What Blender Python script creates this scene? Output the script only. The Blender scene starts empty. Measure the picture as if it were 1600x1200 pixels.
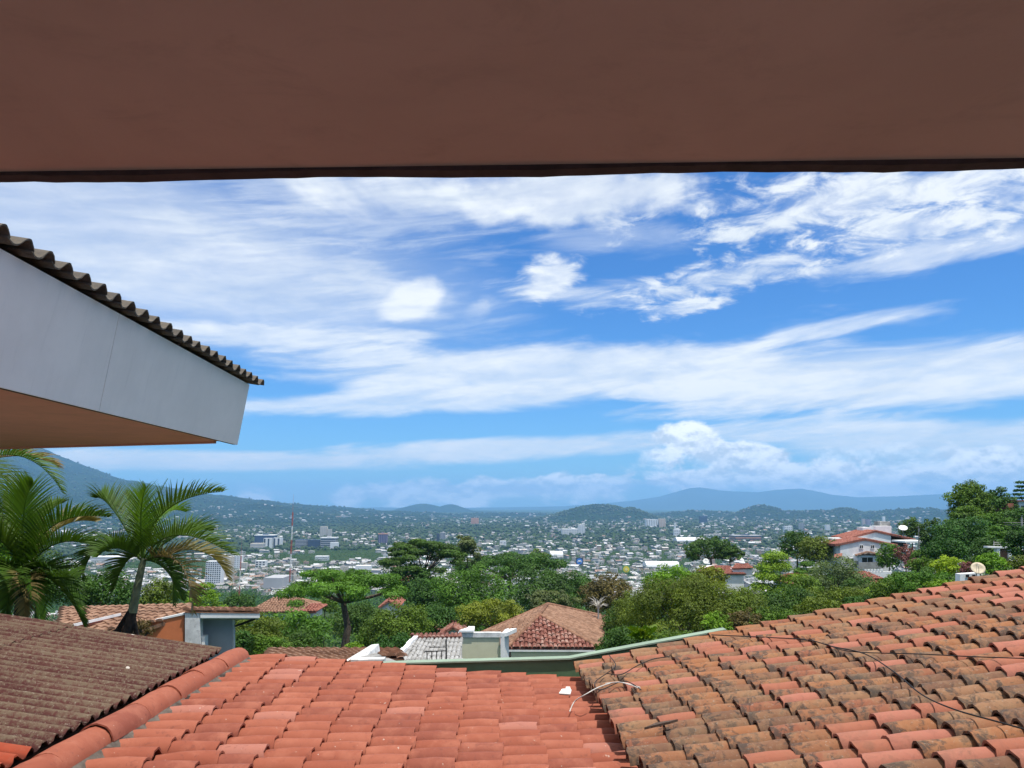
import bpy, math, random
import numpy as np
from mathutils import Vector, Matrix, Quaternion

# ---------------------------------------------------------------- camera, sky, sun
scn = bpy.context.scene
col = scn.collection
F = 1200.0                       # focal length in pixels of the 1600 px wide photograph
PITCH, YAW = math.radians(9.0), math.radians(-1.5)
SUN_EL, SUN_AZ = math.radians(74), math.radians(140)     # azimuth measured from +Y clockwise to +X

cam_d = bpy.data.cameras.new('camera')
cam = bpy.data.objects.new('camera', cam_d)
col.objects.link(cam)
cam.rotation_euler = (math.pi / 2 + PITCH, 0, YAW)
cam_d.sensor_fit = 'HORIZONTAL'
cam_d.sensor_width = 36.0
cam_d.lens = 36.0 * F / 1600.0
cam_d.clip_start = 0.05
cam_d.clip_end = 90000
scn.camera = cam
ROT = cam.rotation_euler.to_matrix()


def ray(px, py):
    return ROT @ Vector(((px - 800) / F, (600 - py) / F, -1.0))


def P(px, py, Y):                # the point at world depth Y seen at that place of the photograph
    d = ray(px, py)
    return d * (Y / d.y)


def Pz(px, py, z):
    d = ray(px, py)
    return d * (z / d.z)


def azel(px, py):
    d = ray(px, py).normalized()
    return math.atan2(d.x, d.y), math.asin(d.z)


scn.view_settings.view_transform = 'Standard'
scn.view_settings.look = 'None'
scn.view_settings.exposure = 0.72
scn.view_settings.gamma = 1.0
scn.view_settings.use_curve_mapping = False
scn.cycles.use_denoising = True

scn.cycles.max_bounces = 8
scn.cycles.diffuse_bounces = 4
scn.cycles.volume_bounces = 1
scn.cycles.transparent_max_bounces = 8
scn.cycles.sample_clamp_indirect = 6.0


class NT:                        # short hand for node trees
    def __init__(self, tree):
        self.t = tree

    def n(self, kind, **kw):
        node = self.t.nodes.new(kind)
        for k, v in kw.items():
            setattr(node, k, v)
        return node

    def put(self, sock, v):
        if hasattr(v, 'is_output'):
            self.t.links.new(v, sock)
        elif v is not None:
            sock.default_value = v

    def m(self, op, a, b=None, c=None, clamp=False):
        nd = self.n('ShaderNodeMath', operation=op, use_clamp=clamp)
        for i, v in enumerate((a, b, c)):
            if v is not None:
                self.put(nd.inputs[i], v)
        return nd.outputs[0]

    def xyz(self, x, y, z):
        nd = self.n('ShaderNodeCombineXYZ')
        for i, v in enumerate((x, y, z)):
            self.put(nd.inputs[i], v)
        return nd.outputs[0]

    def sep(self, v):
        nd = self.n('ShaderNodeSeparateXYZ')
        self.put(nd.inputs[0], v)
        return nd.outputs

    def noise(self, vec, scale=1.0, detail=4.0, rough=0.55, dist=0.0):
        nd = self.n('ShaderNodeTexNoise')
        self.put(nd.inputs['Vector'], vec)
        nd.inputs['Scale'].default_value = scale
        nd.inputs['Detail'].default_value = detail
        nd.inputs['Roughness'].default_value = rough
        nd.inputs['Distortion'].default_value = dist
        return nd.outputs['Fac']

    def mix(self, fac, a, b, blend='MIX'):
        nd = self.n('ShaderNodeMix', data_type='RGBA', blend_type=blend)
        self.put(nd.inputs[0], fac)
        self.put(nd.inputs[6], (*a, 1) if isinstance(a, tuple) and len(a) == 3 else a)
        self.put(nd.inputs[7], (*b, 1) if isinstance(b, tuple) and len(b) == 3 else b)
        return nd.outputs[2]

    def ss(self, x, lo, hi):     # smooth step
        nd = self.n('ShaderNodeMapRange', interpolation_type='SMOOTHSTEP')
        self.put(nd.inputs[0], x)
        nd.inputs[1].default_value = lo
        nd.inputs[2].default_value = hi
        return nd.outputs[0]

    def ramp(self, fac, stops, const=False):
        nd = self.n('ShaderNodeValToRGB')
        cr = nd.color_ramp
        if const:
            cr.interpolation = 'CONSTANT'
        while len(cr.elements) < len(stops):
            cr.elements.new(0.5)
        for e, (p, c) in zip(cr.elements, stops):
            e.position = p
            e.color = (*c, 1)
        self.put(nd.inputs[0], fac)
        return nd.outputs[0]


world = bpy.data.worlds.new('World')
scn.world = world
world.use_nodes = True
world.cycles.sampling_method = 'MANUAL'
world.cycles.sample_map_resolution = 512
world.node_tree.nodes.clear()
W = NT(world.node_tree)
SKY_STRENGTH = 0.1
sky = W.n('ShaderNodeTexSky', sky_type='NISHITA', sun_disc=False)
sky.sun_elevation = SUN_EL
sky.sun_rotation = SUN_AZ
sky.air_density = 1.0
sky.dust_density = 0.3
sky.ozone_density = 3.0
hs = W.n('ShaderNodeHueSaturation')
hs.inputs['Saturation'].default_value = 1.18
hs.inputs['Value'].default_value = 1.0
W.put(hs.inputs['Color'], sky.outputs[0])
skyc = W.mix(1.0, hs.outputs[0], (0.36, 0.66, 0.95), 'MULTIPLY')     # clear tropical air, a phone's saturated blue
CLOUD_LIT, CLOUD_DIM, LOW_DIM = (6.4, 6.6, 6.7), (4.7, 5.2, 5.7), (4.5, 5.1, 5.7)
dirv = W.n('ShaderNodeTexCoord').outputs['Generated']
dx, dy, dz = W.sep(dirv)
AZ = W.m('ARCTAN2', dx, dy)
EL = W.m('ARCSINE', dz)
zz = W.m('ADD', W.m('MAXIMUM', dz, 0.0), 0.10)
plan = W.xyz(W.m('DIVIDE', dx, zz), W.m('DIVIDE', dy, zz), 0.0)     # a flat cloud deck seen in perspective
n_big = W.noise(plan, 1.1, 5, 0.6, 0.5)
n_fine = W.ss(W.noise(plan, 7.0, 6, 0.62, 0.4), 0.30, 0.70)
aev = W.xyz(AZ, W.m('ADD', W.m('MULTIPLY', EL, 5.0), W.m('MULTIPLY', AZ, -0.35)), 0.0)
n_str = W.ss(W.noise(aev, 5.0, 7, 0.60, 0.5), 0.30, 0.70)
n_str2 = W.ss(W.noise(W.xyz(AZ, W.m('ADD', W.m('MULTIPLY', EL, 7.0), W.m('MULTIPLY', AZ, -0.9)), 9.0), 9.0, 7, 0.62, 0.4), 0.28, 0.72)
aeb = W.xyz(AZ, W.m('MULTIPLY', EL, 1.7), 3.0)
n_bil = W.ss(W.noise(aeb, 15.0, 6, 0.55, 0.1), 0.30, 0.70)
n_bil2 = W.noise(aeb, 30.0, 6, 0.58, 0.0)
aec = W.xyz(AZ, W.m('ADD', W.m('MULTIPLY', EL, 1.7), -0.012), 3.0)      # the same billows a little lower: their lit tops
n_bilup = W.noise(aec, 30.0, 6, 0.58, 0.0)


def cloud(px, py, rx, ry, tilt, noise_out, amp, soft, alpha, floor=0.35):
    """one cloud bank: an ellipse in the sky with a broken, noisy border and a streaked inside"""
    a0, e0 = azel(px, py)
    sx, sy = rx / F, ry / F
    da = W.m('SUBTRACT', AZ, a0)
    de = W.m('SUBTRACT', W.m('SUBTRACT', EL, e0), W.m('MULTIPLY', da, tilt))
    d = W.m('SQRT', W.m('ADD', W.m('POWER', W.m('MULTIPLY', da, 1 / sx), 2.0),
                        W.m('POWER', W.m('MULTIPLY', de, 1 / sy), 2.0)))
    d = W.m('ADD', d, W.m('MULTIPLY', W.m('SUBTRACT', noise_out, 0.5), -amp))
    s = W.ss(d, 1.0 + soft, 1.0 - soft)
    if floor < 1:
        s = W.m('MULTIPLY', s, W.m('ADD', floor, W.m('MULTIPLY', noise_out, 1.0 - floor)))
    return W.m('MULTIPLY', s, alpha)


def union(vals):
    cur = None
    for v in vals:
        if cur is None:
            cur = v
        else:                    # screen
            cur = W.m('SUBTRACT', 1.0, W.m('MULTIPLY', W.m('SUBTRACT', 1.0, cur), W.m('SUBTRACT', 1.0, v)))
    return cur


high = union([
    cloud(120, 360, 480, 105, -0.10, n_big, 0.6, 0.55, 0.62, 0.9),
    cloud(520, 425, 230, 34, -0.25, n_str2, 0.7, 0.6, 0.34),
    cloud(300, 440, 260, 30, -0.08, n_str, 0.7, 0.6, 0.35),
    cloud(560, 320, 220, 50, -0.1, n_str2, 0.7, 0.55, 0.42, 0.6),
    cloud(880, 305, 210, 40, 0.0, n_bil, 0.5, 0.40, 0.86, 0.8),
    cloud(990, 372, 120, 22, -0.1, n_str, 0.9, 0.6, 0.35),
    cloud(1400, 292, 260, 40, 0.04, n_fine, 1.2, 0.5, 0.92),
    cloud(1590, 300, 90, 45, -0.3, n_fine, 1.4, 0.5, 0.85),
    cloud(1420, 358, 110, 24, 0.0, n_fine, 1.2, 0.5, 0.85),
    cloud(1500, 385, 180, 18, 0.08, n_str, 0.9, 0.5, 0.70),
    cloud(1150, 430, 150, 22, 0.14, n_fine, 1.0, 0.5, 0.85),
    cloud(1060, 482, 52, 14, 0.08, n_fine, 1.0, 0.5, 0.92),
    cloud(648, 474, 44, 32, 0.15, n_bil, 0.5, 0.35, 0.94, 0.9),
    cloud(590, 455, 80, 22, -0.3, n_str, 0.7, 0.6, 0.5),
    cloud(860, 432, 44, 30, 0.2, n_fine, 0.6, 0.4, 0.92, 0.8),
    cloud(910, 466, 100, 14, -0.12, n_str2, 0.9, 0.6, 0.60),
    cloud(750, 483, 26, 15, 0.3, n_bil, 0.7, 0.5, 0.55),
    cloud(420, 528, 190, 17, 0.03, n_str, 0.7, 0.45, 0.82, 0.6),
    cloud(620, 524, 80, 9, 0.03, n_str, 0.6, 0.45, 0.75, 0.7),
    cloud(1290, 516, 110, 11, 0.13, n_str, 0.7, 0.5, 0.75),
    cloud(900, 580, 450, 42, 0.0, n_str, 0.55, 0.35, 0.92, 0.8),
    cloud(700, 625, 300, 18, 0.05, n_str, 0.6, 0.4, 0.80, 0.7),
    cloud(1400, 585, 360, 44, 0.0, n_str, 0.55, 0.35, 0.92, 0.8),
    cloud(1180, 632, 160, 14, 0.06, n_str2, 0.7, 0.5, 0.70),
    cloud(1480, 615, 200, 15, 0.0, n_str, 0.7, 0.5, 0.70),
    cloud(330, 720, 280, 15, 0.0, n_str, 0.5, 0.35, 0.97, 0.85),
    cloud(780, 702, 320, 17, 0.05, n_str, 0.6, 0.4, 0.97, 0.8),
    cloud(1200, 672, 200, 16, 0.08, n_str2, 0.7, 0.45, 0.70),
    cloud(1480, 685, 260, 24, 0.0, n_str, 0.7, 0.45, 0.90, 0.7),
])
cover = W.m('ADD', n_big, W.m('MULTIPLY', W.m('SUBTRACT', dz, 0.37), 0.90))       # the veil thickens with height, as it does in view
rest = W.m('MULTIPLY', W.m('MULTIPLY', W.ss(cover, 0.46, 0.68), 0.88), W.ss(dz, 0.02, 0.30))                # broken cloud over the rest of the sky
low = union([
    cloud(1085, 690, 70, 26, -0.34, n_bil, 0.8, 0.2, 0.98, 1.0),
    cloud(1140, 716, 95, 26, -0.10, n_bil, 0.9, 0.25, 0.95, 1.0),
    cloud(1200, 745, 180, 22, 0.0, n_bil, 1.1, 0.3, 0.90, 1.0),
    cloud(760, 768, 310, 19, 0.02, n_bil, 1.1, 0.32, 0.95, 1.0),
    cloud(920, 755, 90, 12, 0.0, n_bil, 1.0, 0.3, 0.75, 1.0),
    cloud(1400, 752, 280, 26, 0.0, n_bil, 1.1, 0.32, 0.90, 1.0),
    cloud(1450, 722, 200, 20, 0.0, n_bil, 1.2, 0.45, 0.55, 1.0),
    cloud(405, 783, 30, 9, -0.3, n_bil, 0.8, 0.3, 0.85, 1.0),
    cloud(1600, 722, 90, 24, 0.0, n_bil, 1.0, 0.35, 0.75, 1.0),
])
hi_all = W.m('MULTIPLY', union([high, rest]), W.m('ADD', 0.80, W.m('MULTIPLY', W.m('ADD', n_fine, n_str2), 0.20)), None, True)
shade = W.m('ADD', W.m('MULTIPLY', n_str, 0.5), 0.45)
hi_col = W.mix(shade, CLOUD_DIM, CLOUD_LIT)
lit = W.m('ADD', W.m('MULTIPLY', W.m('SUBTRACT', n_bil2, n_bilup), -4.0), W.m('ADD', 0.25, W.m('MULTIPLY', n_bil, 0.6)), None, True)
lo_col = W.mix(W.ss(lit, 0.0, 1.0), LOW_DIM, (8.4, 8.5, 8.5))
c1 = W.mix(hi_all, skyc, hi_col)
c2 = W.mix(low, c1, lo_col)
bg = W.n('ShaderNodeBackground')
bg.inputs['Strength'].default_value = SKY_STRENGTH
W.put(bg.inputs['Color'], c2)
wo = W.n('ShaderNodeOutputWorld')
W.t.links.new(bg.outputs[0], wo.inputs['Surface'])

sun_d = bpy.data.lights.new('sun', 'SUN')
sun_d.energy = 3.1
sun_d.angle = math.radians(0.53)
sun_d.color = (1.0, 0.96, 0.90)
sun = bpy.data.objects.new('sun', sun_d)
col.objects.link(sun)
to_sun = Vector((math.sin(SUN_AZ) * math.cos(SUN_EL), math.cos(SUN_AZ) * math.cos(SUN_EL), math.sin(SUN_EL)))
sun.rotation_euler = to_sun.to_track_quat('Z', 'Y').to_euler()

rnd = random.Random(11)
rng = np.random.default_rng(11)


# ---------------------------------------------------------------- materials
def material(name):
    m = bpy.data.materials.new(name)
    m.use_nodes = True
    m.node_tree.nodes.clear()
    t = NT(m.node_tree)
    out = t.n('ShaderNodeOutputMaterial')
    b = t.n('ShaderNodeBsdfPrincipled')
    b.inputs['Roughness'].default_value = 0.85
    b.inputs['Specular IOR Level'].default_value = 0.25
    t.t.links.new(b.outputs[0], out.inputs['Surface'])
    return m, t, b, out


def bump(t, b, height, strength=0.4, dist=0.01):
    nd = t.n('ShaderNodeBump')
    nd.inputs['Strength'].default_value = strength
    nd.inputs['Distance'].default_value = dist
    t.put(nd.inputs['Height'], height)
    t.t.links.new(nd.outputs[0], b.inputs['Normal'])


def objco(t):
    return t.n('ShaderNodeTexCoord').outputs['Object']


def worldco(t):
    return t.n('ShaderNodeNewGeometry').outputs['Position']


def plain(name, c, rough=0.8, var=0.25, scale=3.0, metal=0.0, dirt=0.0, dirtcol=(0.08, 0.07, 0.06), spec=0.25):
    """paint, plaster or metal with a cloudy variation, grime and fine relief"""
    m, t, b, _ = material(name)
    co = worldco(t)
    n1 = t.noise(co, scale, 6, 0.62)
    dark = tuple(x * (1 - var) for x in c)
    light = tuple(min(1, x * (1 + var * 0.5)) for x in c)
    cc = t.mix(t.ss(n1, 0.3, 0.7), dark, light)
    if dirt > 0:
        n2 = t.noise(co, scale * 2.7, 8, 0.7, 0.4)
        cc = t.mix(t.m('MULTIPLY', t.ss(n2, 0.52, 0.72), dirt), cc, dirtcol)
    t.put(b.inputs['Base Color'], cc)
    b.inputs['Roughness'].default_value = rough
    b.inputs['Metallic'].default_value = metal
    b.inputs['Specular IOR Level'].default_value = spec
    bump(t, b, t.noise(co, scale * 14, 5, 0.6), 0.25, 0.004)
    return m


def leaf_mat(name, c, trans=0.35, vary=0.5):
    m, t, b, out = material(name)
    at = t.n('ShaderNodeAttribute', attribute_name='tint').outputs['Fac']
    r = t.n('ShaderNodeObjectInfo').outputs['Random']
    d = tuple(x * (1 - vary) for x in c)
    l = (c[0] * (1 + vary * 1.1), c[1] * (1 + vary * 0.8), c[2] * (1 + vary * 0.3))
    cc = t.mix(at, d, l)
    h = t.n('ShaderNodeHueSaturation')
    t.put(h.inputs['Hue'], t.m('ADD', 0.485, t.m('MULTIPLY', r, 0.03)))
    h.inputs['Saturation'].default_value = 1.0
    t.put(h.inputs['Color'], cc)
    b.inputs['Roughness'].default_value = 0.55
    t.put(b.inputs['Base Color'], h.outputs[0])
    tr = t.n('ShaderNodeBsdfTranslucent')
    warm = t.mix(1.0, h.outputs[0], (1.25, 1.25, 0.6), 'MULTIPLY')
    t.put(tr.inputs['Color'], warm)
    mx = t.n('ShaderNodeMixShader')
    mx.inputs[0].default_value = trans
    t.t.links.new(b.outputs[0], mx.inputs[1])
    t.t.links.new(tr.outputs[0], mx.inputs[2])
    t.t.links.new(mx.outputs[0], out.inputs['Surface'])
    return m


def old_tile_mat(island=False):
    m, t, b, _ = material('old clay tile')
    r = t.n('ShaderNodeNewGeometry').outputs['Random Per Island'] if island else t.n('ShaderNodeObjectInfo').outputs['Random']
    base = t.ramp(r, [(0.0, (0.25, 0.108, 0.054)), (0.16, (0.19, 0.092, 0.052)), (0.30, (0.28, 0.118, 0.054)),
                      (0.45, (0.16, 0.082, 0.050)), (0.56, (0.25, 0.130, 0.070)), (0.66, (0.24, 0.090, 0.050)),
                      (0.80, (0.36, 0.135, 0.092)), (0.9, (0.32, 0.115, 0.070))], True)
    old = t.ss(r, 0.82, 0.78)
    ends = t.m('MULTIPLY', t.m('ABSOLUTE', t.sep(objco(t))[0]), 0.0 if island else 0.75)
    off = t.xyz(t.m('MULTIPLY', r, 91.0), t.m('MULTIPLY', r, 57.0), 0.0)
    va = t.n('ShaderNodeVectorMath', operation='ADD')
    t.put(va.inputs[0], objco(t))
    t.put(va.inputs[1], off)
    co = va.outputs[0]
    n1 = t.noise(co, 7.0, 7, 0.68, 0.3)
    n2 = t.noise(co, 17.0, 8, 0.72, 0.6)
    n3 = t.noise(co, 55.0, 5, 0.7)
    amt = t.m('ADD', 0.22, t.m('MULTIPLY', old, 0.78))
    c = t.mix(t.m('MULTIPLY', t.ss(n1, 0.42, 0.66), t.m('MULTIPLY', amt, 0.45)), base, (0.33, 0.205, 0.110))
    c = t.mix(t.m('MULTIPLY', t.ss(t.m('ADD', n2, ends), 0.54, 0.70), t.m('MULTIPLY', amt, 0.85)), c, (0.055, 0.043, 0.036))
    c = t.mix(t.m('MULTIPLY', t.ss(n1, 0.54, 0.68), t.m('MULTIPLY', amt, 0.75)), c, (0.070, 0.054, 0.042))
    c = t.mix(t.m('MULTIPLY', t.ss(n3, 0.58, 0.70), t.m('MULTIPLY', amt, 0.45)), c, (0.34, 0.30, 0.25))
    t.put(b.inputs['Base Color'], c)
    b.inputs['Roughness'].default_value = 0.9
    bump(t, b, t.m('ADD', n2, t.m('MULTIPLY', n3, 0.5)), 0.5, 0.006)
    return m


def red_tile_mat():
    m, t, b, _ = material('red clay tile')
    r = t.n('ShaderNodeObjectInfo').outputs['Random']
    base = t.ramp(r, [(0.0, (0.270, 0.074, 0.041)), (0.25, (0.295, 0.086, 0.048)), (0.5, (0.235, 0.066, 0.040)),
                      (0.75, (0.310, 0.094, 0.054)), (0.93, (0.36, 0.140, 0.100))], True)
    off = t.xyz(t.m('MULTIPLY', r, 91.0), t.m('MULTIPLY', r, 57.0), 0.0)
    va = t.n('ShaderNodeVectorMath', operation='ADD')
    t.put(va.inputs[0], objco(t))
    t.put(va.inputs[1], off)
    co = va.outputs[0]
    n1 = t.noise(co, 6.0, 7, 0.65, 0.3)
    n2 = t.noise(co, 22.0, 7, 0.7, 0.5)
    n3 = t.noise(co, 30.0, 2, 0.5)
    c = t.mix(t.m('MULTIPLY', t.ss(n1, 0.42, 0.72), 0.5), base, (0.42, 0.155, 0.095))
    c = t.mix(t.m('MULTIPLY', t.ss(n2, 0.54, 0.70), 0.55), c, (0.150, 0.050, 0.036))
    c = t.mix(t.m('MULTIPLY', t.ss(n1, 0.30, 0.22), 0.6), c, (0.30, 0.15, 0.12))
    c = t.mix(t.m('MULTIPLY', t.ss(n3, 0.725, 0.77), 0.5), c, (0.55, 0.46, 0.38))
    t.put(b.inputs['Base Color'], c)
    b.inputs['Roughness'].default_value = 0.8
    bump(t, b, n2, 0.35, 0.005)
    return m


def lichen_sheet_mat(name, base, amount, wave=0.0):
    m, t, b, _ = material(name)
    co = worldco(t)
    s = t.n('ShaderNodeVectorMath', operation='MULTIPLY')
    t.put(s.inputs[0], co)
    s.inputs[1].default_value = (0.5, 1.0, 1.0)
    n1 = t.noise(s.outputs[0], 2.2, 6, 0.65, 0.3)
    n2 = t.noise(co, 28.0, 7, 0.75, 0.5)
    n3 = t.noise(co, 60.0, 4, 0.7)
    n4 = t.noise(co, 7.0, 2, 0.4)
    c = t.mix(t.ss(n1, 0.35, 0.65), tuple(x * 0.72 for x in base), base)
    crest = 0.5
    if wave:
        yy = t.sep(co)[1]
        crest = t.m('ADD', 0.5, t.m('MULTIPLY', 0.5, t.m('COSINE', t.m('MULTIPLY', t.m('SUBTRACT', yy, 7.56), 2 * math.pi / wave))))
        c = t.mix(t.ss(crest, 0.55, 0.05), c, tuple(x * 0.30 for x in base))   # trough grime, darkened to paint in the shade between waves
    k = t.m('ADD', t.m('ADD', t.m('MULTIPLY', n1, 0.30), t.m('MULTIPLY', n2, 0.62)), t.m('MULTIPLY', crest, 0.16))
    c = t.mix(t.m('MULTIPLY', t.ss(k, 0.50, 0.66), amount), c, (0.150, 0.118, 0.075))
    c = t.mix(t.m('MULTIPLY', t.ss(n3, 0.56, 0.70), amount * 0.8), c, (0.30, 0.26, 0.20))
    c = t.mix(t.m('MULTIPLY', t.ss(n2, 0.40, 0.30), amount * 0.7), c, (0.03, 0.022, 0.02))
    c = t.mix(t.m('MULTIPLY', t.ss(n4, 0.735, 0.76), 0.85), c, (0.62, 0.58, 0.50))
    t.put(b.inputs['Base Color'], c)
    b.inputs['Roughness'].default_value = 0.92
    bump(t, b, n2, 0.6, 0.008)
    return m


def soffit_mat(name, c):
    m, t, b, _ = material(name)
    co = worldco(t)
    n1 = t.noise(co, 1.3, 6, 0.62, 0.4)
    st = t.n('ShaderNodeVectorMath', operation='MULTIPLY')
    t.put(st.inputs[0], co)
    st.inputs[1].default_value = (1.2, 1.7, 1.0)
    n2 = t.noise(st.outputs[0], 3.2, 9, 0.72, 0.5)
    cc = t.mix(t.ss(n1, 0.3, 0.7), tuple(x * 0.93 for x in c), tuple(x * 1.05 for x in c))
    cc = t.mix(t.m('MULTIPLY', t.ss(n2, 0.50, 0.68), 0.32), cc, tuple(x * 0.74 for x in c))
    t.put(b.inputs['Base Color'], cc)
    bump(t, b, t.noise(co, 70, 4, 0.6), 0.30, 0.002)
    return m


def fascia_mat(name, c):
    m, t, b, _ = material(name)
    co = worldco(t)
    s = t.n('ShaderNodeVectorMath', operation='MULTIPLY')
    t.put(s.inputs[0], co)
    s.inputs[1].default_value = (1.0, 6.0, 0.55)
    n1 = t.noise(co, 1.1, 6, 0.65)
    n2 = t.noise(s.outputs[0], 2.2, 7, 0.68, 0.3)
    cc = t.mix(t.ss(n1, 0.35, 0.7), tuple(x * 0.93 for x in c), c)
    cc = t.mix(t.m('MULTIPLY', t.ss(n2, 0.52, 0.74), 0.16), cc, (0.56, 0.50, 0.46))
    t.put(b.inputs['Base Color'], cc)
    bump(t, b, t.noise(co, 45, 5, 0.6), 0.3, 0.003)
    return m


def mid_tile_mat(name, cols, dark=0.5):
    """small far roof tiles: colour only, the barrels are geometry"""
    m, t, b, _ = material(name)
    co = worldco(t)
    n0 = t.noise(co, 2.6, 3, 0.6)
    n1 = t.noise(co, 0.6, 5, 0.6)
    c = t.ramp(n0, [(0.30, cols[0]), (0.5, cols[1]), (0.68, cols[2])])
    c = t.mix(t.m('MULTIPLY', t.ss(n1, 0.48, 0.70), dark), c, tuple(x * 0.35 for x in cols[0]))
    t.put(b.inputs['Base Color'], c)
    b.inputs['Roughness'].default_value = 0.9
    return m


def face_col_mat(name, rough=0.85):
    m, t, b, _ = material(name)
    a = t.n('ShaderNodeAttribute', attribute_name='tone').outputs['Color']
    t.put(b.inputs['Base Color'], t.mix(t.ss(t.noise(worldco(t), 0.12, 3, 0.6), 0.35, 0.7), a, t.mix(0.22, a, (0.12, 0.11, 0.10))))
    b.inputs['Roughness'].default_value = rough
    return m


M = {}
M['oldtile'] = old_tile_mat()
M['oldfield'] = old_tile_mat(True)
M['redtile'] = red_tile_mat()
M['channel_old'] = plain('old channel tile', (0.085, 0.045, 0.03), 0.95, 0.4, 9, dirt=0.7)  # colour deepened to paint in the shade between the tile rows
M['channel_red'] = plain('red channel tile', (0.16, 0.045, 0.026), 0.95, 0.4, 9, dirt=0.5)
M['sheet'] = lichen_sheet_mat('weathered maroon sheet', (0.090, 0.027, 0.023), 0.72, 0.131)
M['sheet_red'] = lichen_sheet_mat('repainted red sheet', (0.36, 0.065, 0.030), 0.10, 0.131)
M['sheet_grey'] = lichen_sheet_mat('mossy grey tile', (0.115, 0.100, 0.085), 0.75)
M['soffit'] = soffit_mat('brown stucco', (0.64, 0.360, 0.295))
M['soffit2'] = soffit_mat('terracotta stucco', (0.80, 0.365, 0.255))
M['fascia'] = fascia_mat('white fascia paint', (0.93, 0.845, 0.79))
M['darkboard'] = plain('dark drip board', (0.075, 0.045, 0.045), 0.8, 0.3, 8)
M['wood'] = plain('dark roof timber', (0.07, 0.05, 0.04), 0.9, 0.3, 6)
M['green'] = plain('green wall paint', (0.105, 0.200, 0.105), 0.7, 0.15, 2.5, dirt=0.25, dirtcol=(0.06, 0.09, 0.05))
M['cap'] = plain('pale green coping', (0.27, 0.35, 0.26), 0.7, 0.15, 4, dirt=0.2)
M['mortar'] = plain('grey mortar', (0.13, 0.105, 0.085), 0.95, 0.4, 14, dirt=0.4)
M['orange'] = plain('orange wall paint', (0.62, 0.190, 0.075), 0.8, 0.10, 1.5, dirt=0.1, dirtcol=(0.35, 0.12, 0.06))
M['white'] = plain('white wall paint', (0.84, 0.83, 0.80), 0.8, 0.12, 1.2, dirt=0.25, dirtcol=(0.42, 0.40, 0.36))
M['whitedirty'] = plain('stained white plaster', (0.70, 0.69, 0.66), 0.85, 0.25, 2.5, dirt=0.6, dirtcol=(0.16, 0.15, 0.14))
M['greywall'] = plain('grey wall paint', (0.36, 0.37, 0.39), 0.85, 0.12, 1.5)
M['cream'] = plain('cream wall paint', (0.66, 0.63, 0.44), 0.8, 0.08, 1.0, dirt=0.12, dirtcol=(0.42, 0.40, 0.30))
M['concrete'] = plain('bare concrete', (0.33, 0.32, 0.30), 0.9, 0.25, 1.5, dirt=0.4)
M['black'] = plain('black metal', (0.018, 0.018, 0.020), 0.5, 0.2, 5)
M['wire'] = plain('black cable', (0.022, 0.020, 0.020), 0.6, 0.2, 20)
M['wirewhite'] = plain('pale cable', (0.60, 0.57, 0.52), 0.6, 0.2, 20)
M['dishwhite'] = plain('off white dish', (0.74, 0.73, 0.68), 0.5, 0.1, 3, dirt=0.2)
M['rust'] = plain('rusty dish', (0.62, 0.52, 0.36), 0.6, 0.2, 6, dirt=0.5, dirtcol=(0.30, 0.17, 0.08))
M['glass'] = plain('dark window glass', (0.025, 0.030, 0.036), 0.12, 0.2, 0.5, spec=0.6)
M['bark'] = plain('grey brown bark', (0.105, 0.080, 0.058), 0.95, 0.4, 7, dirt=0.4)
M['barkdark'] = plain('dark palm bark', (0.045, 0.036, 0.028), 0.95, 0.4, 10, dirt=0.4)
M['shaft'] = plain('grey green palm shaft', (0.22, 0.25, 0.14), 0.7, 0.3, 6, dirt=0.3)
M['brownroof'] = mid_tile_mat('brown far tile', [(0.12, 0.060, 0.037), (0.24, 0.12, 0.072), (0.32, 0.18, 0.115)])
M['palebrown'] = mid_tile_mat('pale brown far tile', [(0.17, 0.090, 0.056), (0.26, 0.145, 0.092), (0.34, 0.205, 0.135)], 0.4)
M['maroonroof'] = mid_tile_mat('maroon far tile', [(0.13, 0.050, 0.037), (0.23, 0.085, 0.060), (0.38, 0.25, 0.20)], 0.35)
M['pinkroof'] = mid_tile_mat('pink far tile', [(0.21, 0.075, 0.053), (0.28, 0.105, 0.075), (0.36, 0.155, 0.115)], 0.3)
M['greysheet'] = mid_tile_mat('grey far sheet', [(0.20, 0.19, 0.175), (0.33, 0.32, 0.30), (0.44, 0.43, 0.41)], 0.4)
M['brick'] = plain('brick wall', (0.36, 0.14, 0.09), 0.9, 0.3, 2)
M['door'] = plain('brown wooden door', (0.20, 0.10, 0.06), 0.7, 0.3, 2)
M['mastred'] = plain('red mast paint', (0.46, 0.10, 0.07), 0.6, 0.2, 0.5)
M['mastwhite'] = plain('white mast paint', (0.74, 0.73, 0.71), 0.6, 0.1, 0.5)
M['tone'] = face_col_mat('city wall and roof')
M['blob'] = face_col_mat('city tree foliage', 0.8)
M['branchwhite'] = plain('pale bare branch', (0.5, 0.47, 0.41), 0.9, 0.2, 3)
for nm, c in dict(l_bright=(0.150, 0.285, 0.018), l_green=(0.098, 0.215, 0.018), l_mid=(0.088, 0.182, 0.018), l_dark=(0.046, 0.118, 0.016),
                  l_olive=(0.105, 0.165, 0.016), l_yellow=(0.165, 0.215, 0.020), l_red=(0.130, 0.105, 0.038),
                  l_grey=(0.110, 0.160, 0.060), l_blue=(0.048, 0.128, 0.022), l_pink=(0.22, 0.090, 0.10),
                  l_lime=(0.22, 0.36, 0.015)).items():
    M[nm] = leaf_mat(nm[2:] + ' foliage', c, 0.26)
M['palm'] = leaf_mat('green palm leaf', (0.050, 0.112, 0.014), 0.26)
M['palmbright'] = leaf_mat('young palm leaf', (0.11, 0.22, 0.018), 0.30)
M['palmdry'] = leaf_mat('dry palm leaf', (0.20, 0.17, 0.075), 0.30)


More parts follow.
